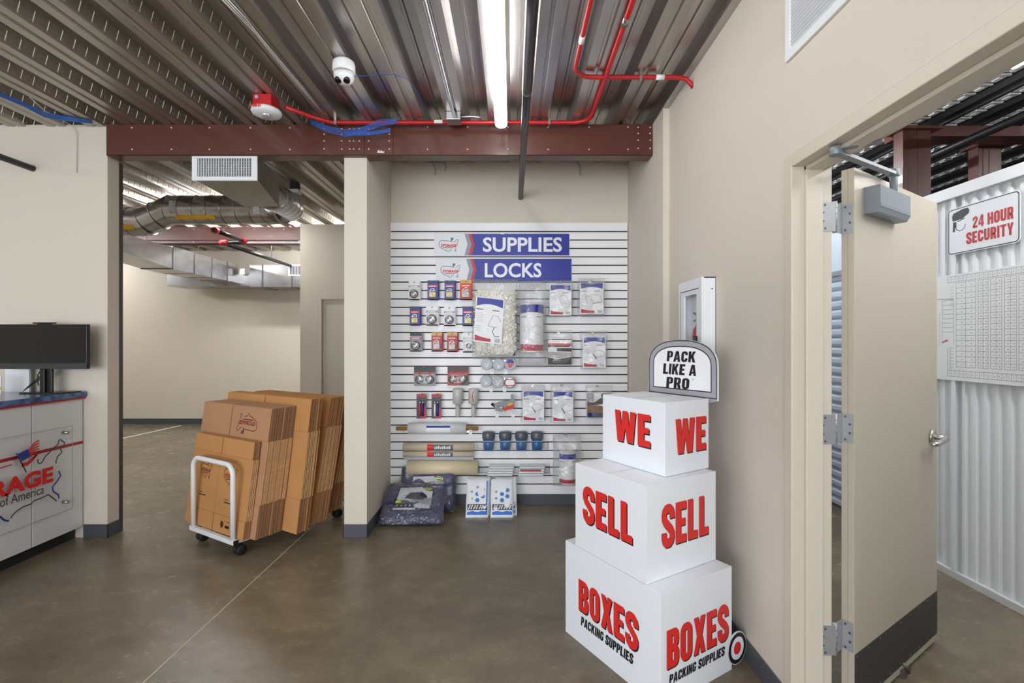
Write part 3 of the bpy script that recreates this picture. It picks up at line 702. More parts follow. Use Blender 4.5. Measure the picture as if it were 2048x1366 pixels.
sign(871.5, 1143.5, 516, 563, 'LOCKS', 969.5, 1083, 526, 555, 'blue and white LOCKS sign below the SUPPLIES sign', False)

# peg hook: wire from the slatwall to the pack
_hooks = {}
def hook(x, z, y1, label):
    key = round(y1, 3); ln = ys - y1 + .006
    if key not in _hooks:
        o = MB().tube([(0, 0, -.004), (0, -ln + .004, -.004), (0, -ln - .006, .010)], .0022, 0, 8).box((-.012, -.004, -.014), (.012, -.0005, .008)).build('peg_hook', CHROME)
        _hooks[key] = o
    else:
        o = _hooks[key].copy(); COL.objects.link(o)
    o.location = (x, ys, z)
    tag(o, label, 'hook', 'peg hooks on the slatwall')
def spot(px0, px1, py0, py1, Y):
    a = P(px0, py1, Y); b_ = P(px1, py0, Y); return (a.x + b_.x) / 2, a.z, b_.x - a.x, b_.z - a.z

# padlock blister packs
GOLD = mat('gold card', 'c9a648', .4); ORNG = mat('orange card', 'd5452a', .45); REDC = mat('red card', 'b8202a', .4); GREYC = mat('grey card', 'a5a9b6', .45)
def lock_pack(px0, px1, py0, py1, style, label, short, Y=ys - .07):
    x, z, w_, h_ = spot(px0, px1, py0, py1, Y)
    t = thing('padlock_pack', label, 'padlock pack', (x, Y, z), 0, 'carded padlocks hanging in rows on the slatwall')
    cardm, topm, bandm = {'white': (WHITEC, WHITEC, SILVER), 'blue': (BLUEP, NAVY, RED), 'orange': (ORNG, GOLD, ORNG), 'red': (REDC, GOLD, REDC), 'grey': (GREYC, BLACKP, ORNG), 'ice': (WHITEC, WHITEC, PALE)}[style]
    m = MB(); m.box((-w_ / 2, 0, 0), (w_ / 2, .0015, h_ * .84), 0); m.box((-w_ / 2, 0, h_ * .84), (w_ / 2, .0015, h_), 1); m.box((-w_ / 2, -.0004, h_ * .66), (w_ / 2, 0, h_ * .76), 2)
    m.box((-w_ / 2, 0, 0), (w_ / 2, .0016, h_ * .05), 3)
    m.flat([rrect(-.008, h_ * .9, .008, h_ * .93, .002)], V(0, -.0006, 0), X_, Z_, 4)
    m.box((-w_ * .36, -.0005, h_ * .69), (w_ * .3, -.0004, h_ * .73), 3)
    m.build('card', [cardm, topm, bandm, WHITEC, BLACKP], t)
    m = MB(); zc = h_ * .32; r = w_ * .40
    if style in ('white', 'grey', 'ice'):
        rr = r if style != 'ice' else r * .62
        m.lathe([(rr * .05, .016), (rr * .72, .016), (rr * .75, .013), (rr, .012), (rr, .004), (rr * .9, 0)], 0, 24, Matrix.Translation((0, -.002, zc)) @ RX, ms=[0, 1, 1, 1, 1, 1])
        m.tube([(-rr * .5, -.021, zc + rr * .5), (rr * .5, -.021, zc - rr * .4)], .004, 1, 8)
        m.build('padlock', [CHROME, mat('lock dark', '55585c', .35, metal=.7)], t)
    else:
        m.box((-r * .75, -.022, zc - r * .8), (r * .75, -.004, zc + r * .35), 1)
        m.tube([(-r * .5, -.012, zc + r * .3)] + [(r * .5 * math.cos(a), -.012, zc + r * .75 + r * .5 * math.sin(a)) for a in [math.pi - i * math.pi / 8 for i in range(9)]] + [(r * .5, -.012, zc + r * .3)], .0035, 0, 8)
        m.tube([(0, -.023, zc - r * .3), (0, -.023, zc - r * .1)], .004, 0, 8)
        m.build('padlock', [CHROME, BRASS if style == 'blue' else mat('lock steel', '8f8c88', .45, metal=.6)], t)
    MB().pillow(w_ * .9, h_ * .56, .05, y0=-.001, z0=h_ * .05, p=8, nu=10, nv=10).build('blister', CLEAR, t)
    # packs waiting behind on the same hook
    for kb in (1, 2):
        MB().box((-w_ / 2 + .004 * kb, .012 * kb, .002), (w_ / 2 + .004 * kb, .012 * kb + .0015, h_)).build('card_behind', cardm, t)
    hook(x, z + h_ * .93, Y - .004, 'hook of the ' + short)
LP = [(817.5, 839, 562, 600, 'white', 'white disc padlock pack, leftmost of the top lock row'), (855, 876, 561, 600, 'blue', 'blue padlock pack with red band beside the white disc lock, top row'),
      (889, 909.5, 561, 600, 'blue', 'blue padlock pack between a blue and an orange pack, top row'), (920, 943, 560, 600, 'orange', 'orange padlock pack with gold top at the right of the top row'),
      (819.5, 840, 613, 651, 'blue', 'blue padlock pack, leftmost of the middle lock row'), (852, 876, 612, 651, 'white', 'white disc padlock pack beside the blue pack, middle row'),
      (888, 909.5, 613, 652, 'white', 'white disc padlock pack below the second blue pack, middle row'), (925, 947, 613, 652, 'blue', 'blue padlock pack at the right of the middle row'),
      (820, 843, 666, 703, 'grey', 'grey disc padlock pack with black top, leftmost of the third lock row'), (863, 884, 665, 703, 'red', 'red padlock pack with gold top beside the grey pack, third row'),
      (894, 914.5, 665, 704, 'red', 'red padlock pack between a red and a white pack, third row'), (926, 949, 665, 705, 'ice', 'white and pale blue padlock pack at the right of the third row')]
for p in LP: lock_pack(p[0], p[1], p[2], p[3], p[4], p[5], p[5].replace(',', ''))
def double_pack(px0, px1, py0, py1, red, label):
    Y = ys - .07; x, z, w_, h_ = spot(px0, px1, py0, py1, Y)
    t = thing('padlock_pack', label, 'padlock pack', (x, Y, z), 0, 'twin disc padlock packs on the slatwall')
    m = MB().box((-w_ / 2, 0, 0), (w_ / 2, .002, h_ * .70), 0).box((-w_ / 2, 0, h_ * .70), (w_ / 2, .002, h_), 1).box((-w_ / 2, -.0005, h_ * .62), (w_ / 2, 0, h_ * .68), 2)
    if red: m.flat([[(w_ * .1, 0), (w_ / 2, 0), (w_ / 2, h_ * .6), (w_ * .25, h_ * .4)]], V(0, -.0008, 0), X_, Z_, 1)
    m.build('card', [REDC if red else GREYC, mat('dark purple card', '4a2430', .4) if red else BLACKP, ORNG], t)
    for sx in (-1, 1):
        m = MB(); r = w_ * .20
        m.lathe([(.001, .018), (r * .7, .018), (r * .75, .014), (r, .012), (r, .003), (r * .9, 0)], 0, 24, Matrix.Translation((sx * w_ * .24, -.002, h_ * .33)) @ RX, ms=[0, 1, 1, 1, 1, 1])
        m.tube([(sx * w_ * .24 - r * .4, -.022, h_ * .33 + r * .4), (sx * w_ * .24 + r * .4, -.022, h_ * .33 - r * .3)], .004, 1, 8)
        m.box((sx * w_ * .24 - .008, -.012, h_ * .55), (sx * w_ * .24 + .008, -.002, h_ * .72), 2)
        m.build('padlock', [CHROME, MATS['lock dark'], RED], t)
    MB().pillow(w_ * .96, h_ * .66, .05, y0=-.001, z0=h_ * .03, p=8, nu=10, nv=10).build('blister', CLEAR, t)
    hook(x, z + h_ * .93, Y - .004, 'hook of the ' + label)
double_pack(828, 871, 733, 772, False, 'grey twin disc padlock pack with black top')
double_pack(895, 937, 733, 771, True, 'red twin disc padlock pack beside the grey twin pack')

# printed insert shared by the cover bags
def insert(t, w_, h_, y, z, kind='bed', name='label', shear=0, tilt=0, curve=0):
    m = MB(); o = V(0, y, z); U = X_ + Z_ * tilt; Vv = Z_ + X_ * shear
    arc = lambda n, f: [f(i / n) for i in range(n + 1)]
    m.prism([(-w_ / 2, 0), (w_ / 2, 0), (w_ / 2, h_), (-w_ / 2, h_)], o, U, Vv, V(0, .003, 0), 0)
    q = o + V(0, -.0006, 0); e = w_ * .46
    m.flat([[(-e, h_ * .985), (-e, h_ * .80)] + arc(10, lambda u: (-e + 2 * e * u, h_ * (.80 + .06 * math.sin(math.pi * u)))) + [(e, h_ * .985)]], q, U, Vv, 1)
    rb = .62 if kind != 'plain' else .9
    m.flat([[(-e, h_ * .03)] + [(-e + 2 * e * rb, h_ * .03), (-e + 2 * e * rb, h_ * .10)] + arc(8, lambda u: (-e + 2 * e * rb * (1 - u), h_ * (.10 + .06 * u * u)))], q, U, Vv, 2)
    for i in range(2): m.line([(-e + .55 * e * i * 2.2, h_ * .73), (-e * .45 + .55 * e * i * 2.2, h_ * .73)], h_ * .018, q, U, Vv, 3)
    for i in range(5): m.line([(-e, h_ * (.62 - i * .04)), (-e * .45, h_ * (.62 - i * .04))], h_ * .008, q, U, Vv, 4)
    for i in range(3): m.line([(-e, h_ * (.36 - i * .05)), (-e * .6, h_ * (.36 - i * .05))], h_ * .012, q, U, Vv, 4)
    lw = max(.0016, w_ * .012)
    if kind == 'bed':
        m.line([(-w_ * .05, h_ * .52), (w_ * .2, h_ * .58), (w_ * .44, h_ * .50), (w_ * .46, h_ * .40), (w_ * .1, h_ * .32), (-w_ * .08, h_ * .48)], lw, q, U, Vv, 3)
        m.flat([[(-w_ * .08, h_ * .49), (w_ * .1, h_ * .32), (w_ * .1, h_ * .25), (-w_ * .06, h_ * .43)]], q, U, Vv, 1)
    elif kind == 'chair':
        m.line([(w_ * .0, h_ * .42), (-w_ * .05, h_ * .6), (w_ * .05, h_ * .66), (w_ * .25, h_ * .64), (w_ * .32, h_ * .5), (w_ * .44, h_ * .44), (w_ * .42, h_ * .28), (w_ * .15, h_ * .24), (w_ * .02, h_ * .42), (w_ * .3, h_ * .36)], lw, q, U, Vv, 3)
    elif kind == 'lamp':
        m.line([(-w_ * .02, h_ * .38), (w_ * .14, h_ * .62), (w_ * .3, h_ * .62), (w_ * .42, h_ * .5)], lw, q, U, Vv, 3)
        m.line([(-w_ * .02, h_ * .38), (w_ * .3, h_ * .36)], lw, q, U, Vv, 3); m.line([(w_ * .2, h_ * .36), (w_ * .15, h_ * .26), (w_ * .24, h_ * .16), (w_ * .4, h_ * .17)], lw * 2, q, U, Vv, 1)
    elif kind == 'sofa':
        m.line([(-w_ * .2, h_ * .3), (-w_ * .25, h_ * .55), (w_ * .05, h_ * .62), (w_ * .35, h_ * .58), (w_ * .42, h_ * .4)], lw, q, U, Vv, 3); m.line([(-w_ * .05, h_ * .45), (w_ * .05, h_ * .43), (w_ * .04, h_ * .33), (w_ * .42, h_ * .38)], lw * 1.6, q, U, Vv, 3)
    m.flat([[(e * .55, h_ * .03), (e * .95, h_ * .03), (e * .95, h_ * .12), (e * .55, h_ * .12)]], q, U, Vv, 4)
    o = m.build(name, [WHITEC, MATS['sign blue'], mat('insert red', 'b32c45', .45), LINEM, PALE], t)
    if curve:
        for v in o.data.vertices: v.co.y += curve * (1 - math.cos(min(1, abs(v.co.x) / (w_ * .55)) * 1.4))
    return o
def cover_bag(px0, px1, py0, py1, ly0, ly1, kind, label, lx0=None, lx1=None, Y=ys - .09, th=.045, seed=1):
    x, z, w_, h_ = spot(px0, px1, py0, py1, Y)
    t = thing('cover_bag', label, 'plastic cover pack', (x, Y, z), 0, 'bagged furniture covers on the slatwall')
    k = Y / F; lw_ = ((lx1 or px1 - 4) - (lx0 or px0 + 4)) * k; lh = (ly1 - ly0) * k; lz = (py1 - ly1) * k
    MB().pillow(lw_ * .98, lh * .98, th, z0=lz * .8, p=6, rag=.15, seed=seed).build('folded_cover', mat('folded white plastic', 'd4d6d8', .4, bump=.5, bscale=30), t, smooth=True)
    insert(t, lw_, lh, -th / 2 - .006, lz, kind)
    MB().pillow(w_, h_, th + .03, z0=0, p=5, rag=.5, seed=seed + 3).build('clear_bag', CLEAR, t)
    hook(x, z + h_ * .95, Y - .01, 'hook of the ' + label)
cover_bag(1095, 1146, 561, 634, 570, 631, 'chair', 'bagged chair cover with chair drawing right of the foam roll', 1100, 1143)
cover_bag(1155, 1210, 556, 634, 566, 628, 'sofa', 'bagged cover with sofa drawing at the right end of the top row', 1160, 1207, seed=2)
cover_bag(1160, 1215, 662, 739, 674, 735, 'bed', 'bagged mattress cover right of the dark photo pack', 1166, 1211, seed=4)
cover_bag(1042, 1091, 769, 843, 781, 841, 'bed', 'bagged mattress cover beside the tape gun', 1046, 1088, seed=5)
cover_bag(1100, 1150, 768, 846, 782, 843, 'bed', 'bagged mattress cover between the tape gun cover and the rope pack', 1104, 1145, seed=6)
def photo_bag(px0, px1, py0, py1, ly0, ly1, dark, label, seed):
    Y = ys - .09; x, z, w_, h_ = spot(px0, px1, py0, py1, Y); k = Y / F
    t = thing('cover_bag', label, 'plastic cover pack', (x, Y, z), 0, 'bagged furniture covers on the slatwall')
    lh = (ly1 - ly0) * k; lz = (py1 - ly1) * k; lw_ = w_ * .9
    m = MB().box((-lw_ / 2, -.022, lz), (lw_ / 2, .015, lz + lh), 0); q = V(0, -.0226, lz)
    if dark:
        m.flat([[(-lw_ / 2, 0), (lw_ / 2, 0), (lw_ / 2, lh * .3), (-lw_ * .1, lh * .2), (-lw_ / 2, lh * .28)]], q, X_, Z_, 1)
        m.flat([[(-lw_ * .12, lh * .5), (lw_ / 2, lh * .48), (lw_ / 2, lh * .62), (-lw_ * .12, lh * .62)]], q, X_, Z_, 1)
        m.flat([[(-lw_ / 2, lh * .72), (lw_ / 2, lh * .72), (lw_ / 2, lh * .80), (-lw_ / 2, lh * .80)]], q, X_, Z_, 2)
        m.flat([[(-lw_ / 2, lh * .66), (lw_ * .4, lh * .66), (lw_ / 2, lh * .72), (-lw_ / 2, lh * .72)]], q, X_, Z_, 3)
        m.flat([[(-lw_ / 2, lh * .93), (lw_ / 2, lh * .93), (lw_ / 2, lh * .97), (-lw_ / 2, lh * .97)]], q, X_, Z_, 1)
        m.flat([[(-lw_ / 2, lh * .30), (-lw_ * .1, lh * .22), (lw_ / 2, lh * .32), (lw_ / 2, lh * .46), (-lw_ / 2, lh * .48)]], q, X_, Z_, 4)
    else:
        m.flat([[(-lw_ / 2, 0), (lw_ / 2, 0), (lw_ / 2, lh * .2), (-lw_ / 2, lh * .2)]], q, X_, Z_, 3)
        m.flat([[(-lw_ / 2, lh * .2), (lw_ / 2, lh * .2), (lw_ / 2, lh * .42), (-lw_ * .1, lh * .5), (-lw_ / 2, lh * .45)]], q, X_, Z_, 5)
        m.flat([[(-lw_ / 2, lh * .45), (-lw_ * .1, lh * .52), (lw_ / 2, lh * .6), (lw_ / 2, lh), (lw_ * .1, lh), (lw_ * .05, lh * .8), (-lw_ * .2, lh * .62), (-lw_ / 2, lh * .66)]], q, X_, Z_, 1)
        m.flat([[(-lw_ / 2, lh * .66), (-lw_ * .22, lh * .66), (-lw_ * .22, lh), (-lw_ / 2, lh)]], q, X_, Z_, 4)
    m.build('label', [WHITEC, mat('photo dark', '3a3034', .4), mat('photo red', 'd04a3a', .4), NAVY, mat('photo grey', 'a9a6a8', .4), mat('photo tan', '8d6640', .5)], t)
    MB().pillow(w_, h_, .06, p=5, rag=.5, seed=seed).build('clear_bag', CLEAR, t)
    hook(x, z + h_ * .95, Y - .01, 'hook of the ' + label)
photo_bag(1093, 1145, 661, 731, 676, 729, True, 'clear bag with a dark furniture photo between two cover packs', 9)
photo_bag(1171, 1224, 770, 838, 786, 834, False, 'clear bag with a dark photo and navy band above the WE box', 10)

# foam peanuts bag
Y = ys - .11; x, z, w_, h_ = spot(944, 1036, 558, 718, Y)
t = thing('packing_peanut_bag', 'large clear bag of cream packing peanuts with tilted label', 'bag of packing peanuts', (x, Y, z))
m = MB(); rnd = random.Random(3)
for i in range(620):
    u, v = rnd.uniform(.05, .95), rnd.uniform(.06, .84)
    th = .075 * math.sqrt(max((1 - abs(2 * u - 1) ** 3) * (1 - abs(2 * v / .9 - 1) ** 3), .0))
    c = V((u - .5) * w_, rnd.choice((-1, -1, 1)) * th + rnd.uniform(-.005, .005), v * h_); a = V(rnd.uniform(-1, 1), rnd.uniform(-.4, .4), rnd.uniform(-1, 1)).normalized() * .012
    s_ = V(-a.z, 0, a.x) * .35
    m.tube([c - a * 1.1, c - a * .9, c + s_, c + a * .9, c + a * 1.1], [.003, .0075, .0075, .0075, .003], 0, 6)
m.pillow(w_ * .88, h_ * .82, .13, 0, z0=.03, p=3)
o = m.build('peanuts', mat('foam peanut', 'f8f5ec', .7), t); o['kind'] = 'stuff'
insert(t, w_ * .60, h_ * .55, -.1, h_ * .2, 'lamp', shear=.07, tilt=-.12).location = (-w_ * .155, 0, 0)
MB().pillow(w_, h_, .185, p=4, rag=.12, seed=5, nu=20, nv=24).build('clear_bag', CLEAR, t)
hook(x, z + h_ * .96, Y - .01, 'chrome peg hook holding the large peanut bag')
# foam roll bag
def roll_bag(px0, px1, py0, py1, lx0, lx1, ly0, ly1, label, rr=.06, seed=1, kind='plainlamp'):
    Y = ys - .13; x, z, w_, h_ = spot(px0, px1, py0, py1, Y); k = Y / F
    t = thing('foam_roll_bag', label, 'bagged foam roll', (x, Y, z), 0, 'bagged foam rolls on the slatwall')
    r = (lx1 - lx0) * k / 2 * 1.03; zl = (py1 - ly1) * k; lh = (ly1 - ly0) * k; cx_ = ((lx0 + lx1) / 2 - (px0 + px1) / 2) * k
    RF = mat('white foam wrap', 'dddfdf', .55, bump=.3, bscale=40)
    m = MB(); m.lathe([(.001, 0), (r, 0), (r, lh * 1.04), (.001, lh * 1.04)], 0, 28, Matrix.Translation((cx_, 0, zl - lh * .02))); m.build('foam_roll', RF, t)
    def fn(u, v, off):
        a = (u - .5) * math.pi * .94; rr_ = r + off; return V(cx_ + rr_ * math.sin(a), -rr_ * math.cos(a), zl + lh * v)
    m = MB(); m.grid(lambda u, v: fn(u, v, .002), 16, 1, 0)
    m.grid(lambda u, v: fn(.04 + .92 * u, .82 + .165 * v - (.03 * (1 - v)) * (1 - math.sin(math.pi * u)), .0027), 16, 2, 1); m.grid(lambda u, v: fn(.04 + .9 * u, .02 + .12 * v + .02 * v * (1 - u), .0027), 16, 1, 2)
    for i in range(5): m.grid(lambda u, v, i=i: fn(.12 + .2 * u, .55 - i * .03 + .007 * v, .0027), 3, 1, 4)
    m.grid(lambda u, v: fn(.12 + .22 * u, .72 + .015 * v, .0027), 3, 1, 3); m.grid(lambda u, v: fn(.62 + .2 * u, .72 + .015 * v, .0027), 3, 1, 3)
    for a_, b_ in (((.5, .5), (.62, .55)), ((.62, .55), (.8, .5)), ((.5, .5), (.56, .38)), ((.56, .38), (.78, .34)), ((.78, .34), (.8, .5))):
        m.grid(lambda u, v, a_=a_, b_=b_: fn(a_[0] + (b_[0] - a_[0]) * u, a_[1] + (b_[1] - a_[1]) * u + .006 * v, .0027), 3, 1, 3)
    m.build('label', [WHITEC, MATS['sign blue'], MATS['insert red'], LINEM, PALE], t)
    MB().pillow(w_, h_, r * 2.14, p=4, rag=.18, seed=seed, nu=18, nv=22).build('clear_bag', CLEARM, t)
    hook(x, z + h_ * .96, Y - .01, 'hook of the ' + label)
roll_bag(1037, 1093, 564, 735, 1041, 1086, 609, 703, 'foam roll in a long clear bag beside the peanut bag')
roll_bag(1106, 1162, 869, 972, 1119, 1151, 904, 964, 'foam roll in a clear bag beside the SELL box', seed=7)

# tape rolls on hooks
def tape(px, py, style, label):
    Y = ys - .085; q = P(px, py, Y)
    t = thing('tape_roll', label, 'tape roll', (q.x, Y, q.z), 0, 'tape rolls on two hooks of the slatwall')
    m = MB(); M_ = RX; r = .052
    m.lathe([(r * .62, 0), (r, 0), (r, .05), (r * .62, .05)], 0, 32, M_); m.build('tape', mat('clear tape', 'c9cdd2', .25, metal=.3), t)
    fm = {'plain': mat('crinkled film', 'c6c9cd', .4, metal=.2, bump=1, bscale=45), 'silver': mat('silver foil', 'a9adb4', .42, metal=.6, bump=1, bscale=30), 'red': mat('tape label', 'cf4450', .4), 'oval': WHITEC}[style]
    m = MB()
    if style == 'oval': m.flat([rrect(-r * .95, -r * .55, r * .95, r * .6, r * .4)], V(0, -.052, 0), X_, Z_, 1); m.flat([rrect(-r * .75, -r * .4, r * .75, r * .45, r * .3)], V(0, -.0526, 0), X_, Z_, 0)
    else:
        n = 20; m.flat([[(r * .93 * math.cos(2 * math.pi * i / n), r * .93 * math.sin(2 * math.pi * i / n)) for i in range(n)]], V(0, -.0515, 0), X_, Z_, 2)
        m.flat([[(-r * .5, r * .1), (-r * .25, r * .3), (0, 0), (r * .4, r * .6), (r * .55, r * .1), (r * .1, -r * .6), (-r * .35, -r * .5)]], V(0, -.052, 0), X_, Z_, 0)
        if style == 'red': m.flat([[(-r * .8, r * .2), (r * .7, r * .2), (r * .3, r * .85), (-r * .4, r * .85)]], V(0, -.0524, 0), X_, Z_, 1); m.text('SUPER', -r * .7, -r * .3, r * 1.3, r * .3, V(0, -.0524, 0), X_, Z_, 0) if 0 else None
    m.build('wrapper', [fm, MATS['sign blue'] if style == 'red' else MATS['insert red'], mat('film grey', '989ca4', .4, metal=.2)], t)
tape(974, 728, 'plain', 'clear tape roll, leftmost of the upper tape row'); tape(997.5, 729, 'silver', 'shiny tape roll between the clear one and the red label, upper row'); tape(1021, 728, 'red', 'tape roll with blue and red label, upper row')
tape(972.5, 762, 'silver', 'clear tape roll, leftmost of the lower tape row'); tape(996, 763, 'plain', 'tape roll between the clear and the oval label rolls, lower row'); tape(1020, 764.5, 'oval', 'tape roll with white oval label, lower row')
for i, (px, py) in enumerate(((985, 722), (1009, 722), (984, 757), (1008, 757))):
    q = P(px, py, ys); hook(q.x, q.z, ys - .13, 'chrome peg hook between tape rolls, ' + ['upper left', 'upper right', 'lower left', 'lower right'][i] + ' of four')
def price(px, py, lab):
    q = P(px, py, ys - .135); t = MB().box((-.014, 0, -.045), (.014, .001, 0)).box((-.004, -.0005, -.014), (.004, 0, -.007), 1).build('price_tag', [WHITEC, BLACK]); t.location = (q.x, ys - .135, q.z)
    tag(t, lab, 'price tag', 'white price tags on the hooks')
for px, py, l in ((984, 738, 'under the upper tape row, left'), (1012, 738, 'under the upper tape row, right'), (982, 773, 'under the lower tape row, left'), (1009, 773, 'under the lower tape row, right'),
                (994, 824, 'under the left side of the tape gun'), (1026, 824, 'under the right side of the tape gun'), (941, 860, 'under the wooden core of the stretch film')):
    price(px, py, 'small white price tag ' + l)
# box cutter packs
def cutter(px0, px1, lab, c1):
    Y = ys - .06; x, z, w_, h_ = spot(px0, px1, 788, 837, Y)
    t = thing('box_cutter_pack', lab, 'box cutter pack', (x, Y, z), 0, 'carded box cutters on the slatwall')
    m = MB().box((-w_ / 2, 0, 0), (w_ / 2, .0015, h_ * .87), 0).box((-w_ / 2, 0, h_ * .87), (w_ / 2, .0015, h_), 1)
    m.flat([[(-w_ * .1, 0), (w_ / 2, 0), (w_ / 2, h_ * .55), (w_ * .2, h_ * .3)]], V(0, -.0006, 0), X_, Z_, 1); m.build('card', [mat('card dark', '2c2f38', .4), REDC], t)
    for sx, c in ((-.13, c1), (.16, MATS['sign blue'])):
        m = MB(); m.tube([(sx * w_, -.012, h_ * .1), (sx * w_, -.012, h_ * .6)], .0085, 0, 10); m.tube([(sx * w_, -.012, h_ * .6), (sx * w_ + .004, -.012, h_ * .72)], [.007, .003], 1, 8); m.build('box_cutter', [c, CHROME], t)
    hook(x, z + h_ * .95, Y - .004, 'hook of the ' + lab)
cutter(833, 852.5, 'dark box cutter pack with red and blue cutters', RED); cutter(863, 882, 'dark box cutter pack with white and blue cutters', WHITEC)
# hand stretch wrap with handle
def wrap(px, lab, red):
    Y = ys - .06; a = P(px, 808, Y); b_ = P(px, 777, Y); r = .045
    t = thing('hand_stretch_wrap', lab, 'hand stretch wrap', (px * 0 + a.x, Y, a.z), 0, 'hand stretch wraps with handles')
    h_ = b_.z - a.z
    MB().lathe([(.001, -.004), (r * .5, -.004), (r, .008), (r, h_ - .006), (r * .9, h_), (.001, h_)], 0, 28).build('film_roll', mat('stretch film', 'c2c2c2', .25), t)
    MB().lathe([(.001, -.11), (.018, -.11), (.02, -.1), (.02, -.002), (.001, -.002)], 0, 16).build('handle', mat('grey handle', 'b9b9b7', .5), t)
    if red: MB().line([(.005, .02), (-.006, .05), (-.006, .09), (.006, h_ - .02)], .008, V(0, -r - .001, 0), X_, Z_).build('label', RED, t)
    hook(a.x, a.z + h_ * .5, ys - .013, 'chrome bracket holding the ' + lab)
wrap(915.5, 'hand stretch wrap roll, the plain one', False); wrap(947, 'hand stretch wrap roll with a red label', True)
# tape gun
Y = ys - .085; q = P(1008, 808, Y)
t = thing('tape_gun', 'grey tape gun pack with red and yellow label', 'tape gun', (q.x, Y, q.z), rot=(0, R(-22), 0))
TG = mat('gun grey', '74777d', .35, metal=.2)
MB().prism([(-.09, -.02), (-.05, -.05), (.06, -.045), (.10, .0), (.10, .05), (.085, .05), (.07, .01), (-.02, .03), (-.08, .03)], V(0, .02, 0), X_, Z_, V(0, -.05, 0)).build('frame', TG, t, bevel=.004)
MB().lathe([(.001, 0), (.04, 0), (.04, .045), (.001, .045)], 0, 24, Matrix.Translation((.045, .02, -.025)) @ RX).build('tape', mat('tape brown', 'c9c1b6', .3), t)
MB().box((-.02, -.034, -.055), (.075, -.031, -.028), 0).box((.03, -.034, -.028), (.075, -.031, -.008), 1).build('label', [RED, mat('yellow print', 'e0b02a', .5)], t)
MB().tube([(-.07, -.01, .0), (-.10, -.01, .045)], .013, 0, 12).build('handle', BLACKP, t)
MB().tube([(-.055, -.036, .005), (-.03, -.036, -.02), (-.01, -.036, -.02)], .006, 0, 8).build('trigger', CHROME, t)
hook(q.x, q.z + .01, Y + .024, 'chrome peg hook behind the tape gun')
# stretch film on a wooden core
Y = ys - .095; q = P(874.5, 857, Y); k = Y / F
t = thing('stretch_film_roll', 'wide stretch film roll on a wooden core below the box cutters', 'stretch film roll', (q.x, Y, q.z))
RY = Matrix.Rotation(R(90), 4, 'Y')
MB().lathe([(.018, -82 * k), (.018, 82 * k), (.001, 82 * k)][:2], 0, 16, RY).build('core', mat('cardboard core', 'a37b45', .7), t)
MB().lathe([(.019, -57.5 * k), (.050, -57.5 * k), (.050, 57.5 * k), (.019, 57.5 * k)], 0, 36, RY).build('film', mat('cloudy film roll', 'dcdee0', .22), t)
m = MB()
m.grid(lambda u, v: V((-20 + 47 * u) * k, -.0515 * math.cos((v - .5) * 1.2 + .1), .0515 * math.sin((v - .5) * 1.2 + .1)), 1, 10, 0)
m.grid(lambda u, v: V((-20 + 47 * u) * k, -.0522 * math.cos(v * .35 + .30), .0522 * math.sin(v * .35 + .30)), 1, 6, 1); m.build('label', [WHITEC, MATS['sign blue']], t)
for i, px in enumerate((808, 936)):
    a = P(px, 856, ys); MB_ = MB().tube([(0, 0, 0), (0, -.105, 0), (0, -.125, .02)], .003, 0, 8).box((-.012, -.004, -.03), (.012, -.0005, .01)).build('roll_bracket', CHROME); MB_.location = (a.x, ys, q.z - .022)
    tag(MB_, 'wire bracket under the %s end of the stretch film core' % ('left', 'right')[i], 'bracket', 'wire brackets under the film core')
# paper rolls
TAN = mat('tan paper', 'cfc4ae', .4); 
def proll(px0, px1, py0, py1, Y, m_, lab, band=None, name='paper_roll'):
    a, b_ = P(px0, py0, Y), P(px1, py1, Y); r = (a.z - b_.z) / 2; w_ = b_.x - a.x
    t = thing(name, lab, 'packing roll', ((a.x + b_.x) / 2, Y, (a.z + b_.z) / 2), 0, 'long packing rolls at the foot of the slatwall')
    MB().lathe([(r * .4, -w_ / 2), (r, -w_ / 2), (r, w_ / 2), (r * .4, w_ / 2)], 0, 28, RY).build('roll', m_, t)
    if band:
        m = MB(); m.grid(lambda u, v: V(w_ * (-.155 + .085 * u), -(r + .0012) * math.cos((v - .5) * 1.6), (r + .0012) * math.sin((v - .5) * 1.6)), 1, 8, 0)
        m.grid(lambda u, v: V(w_ * (-.07 + .28 * u), -(r + .0012) * math.cos((v - .5) * 1.4), (r + .0012) * math.sin((v - .5) * 1.4)), 1, 8, 1)
        m.text(band, -w_ * .06, -r * .35, w_ * .24, r * .7, V(0, -r - .0022, 0), X_, Z_, 2, bold=.04); m.build('label', [RED, mat('band grey', '5a616e', .5), WHITEC], t)
    return t
def banded(px0, px1, py0, py1, Y, lab, orange=False):
    t = proll(px0, px1, py0, py1, Y, TAN, lab); a, b_ = P(px0, py0, Y), P(px1, py1, Y); r = (a.z - b_.z) / 2; w_ = b_.x - a.x
    m = MB(); m.grid(lambda u, v: V(w_ * (-.155 + .085 * u), -(r + .0012) * math.cos((v - .5) * 1.7), (r + .0012) * math.sin((v - .5) * 1.7)), 1, 8, 0)
    m.grid(lambda u, v: V(w_ * (-.07 + .28 * u), -(r + .0012) * math.cos((v - .5) * 1.5), (r + .0012) * math.sin((v - .5) * 1.5)), 1, 8, 1)
    for i in range(9): m.box((w_ * (-.05 + .026 * i), -r - .003, -r * .35), (w_ * (-.05 + .026 * i) + w_ * .016, -r - .002, r * (.2 + .15 * (i % 3))), 2)
    m.build('label', [RED, mat('band grey', '5a616e', .5), WHITEC], t)
banded(806.5, 948, 886, 901.6, ys - .055, 'tan paper roll with red and grey band, the upper of two'); banded(806.5, 947, 902, 914, ys - .055, 'tan paper roll with red and grey band, the lower of two')
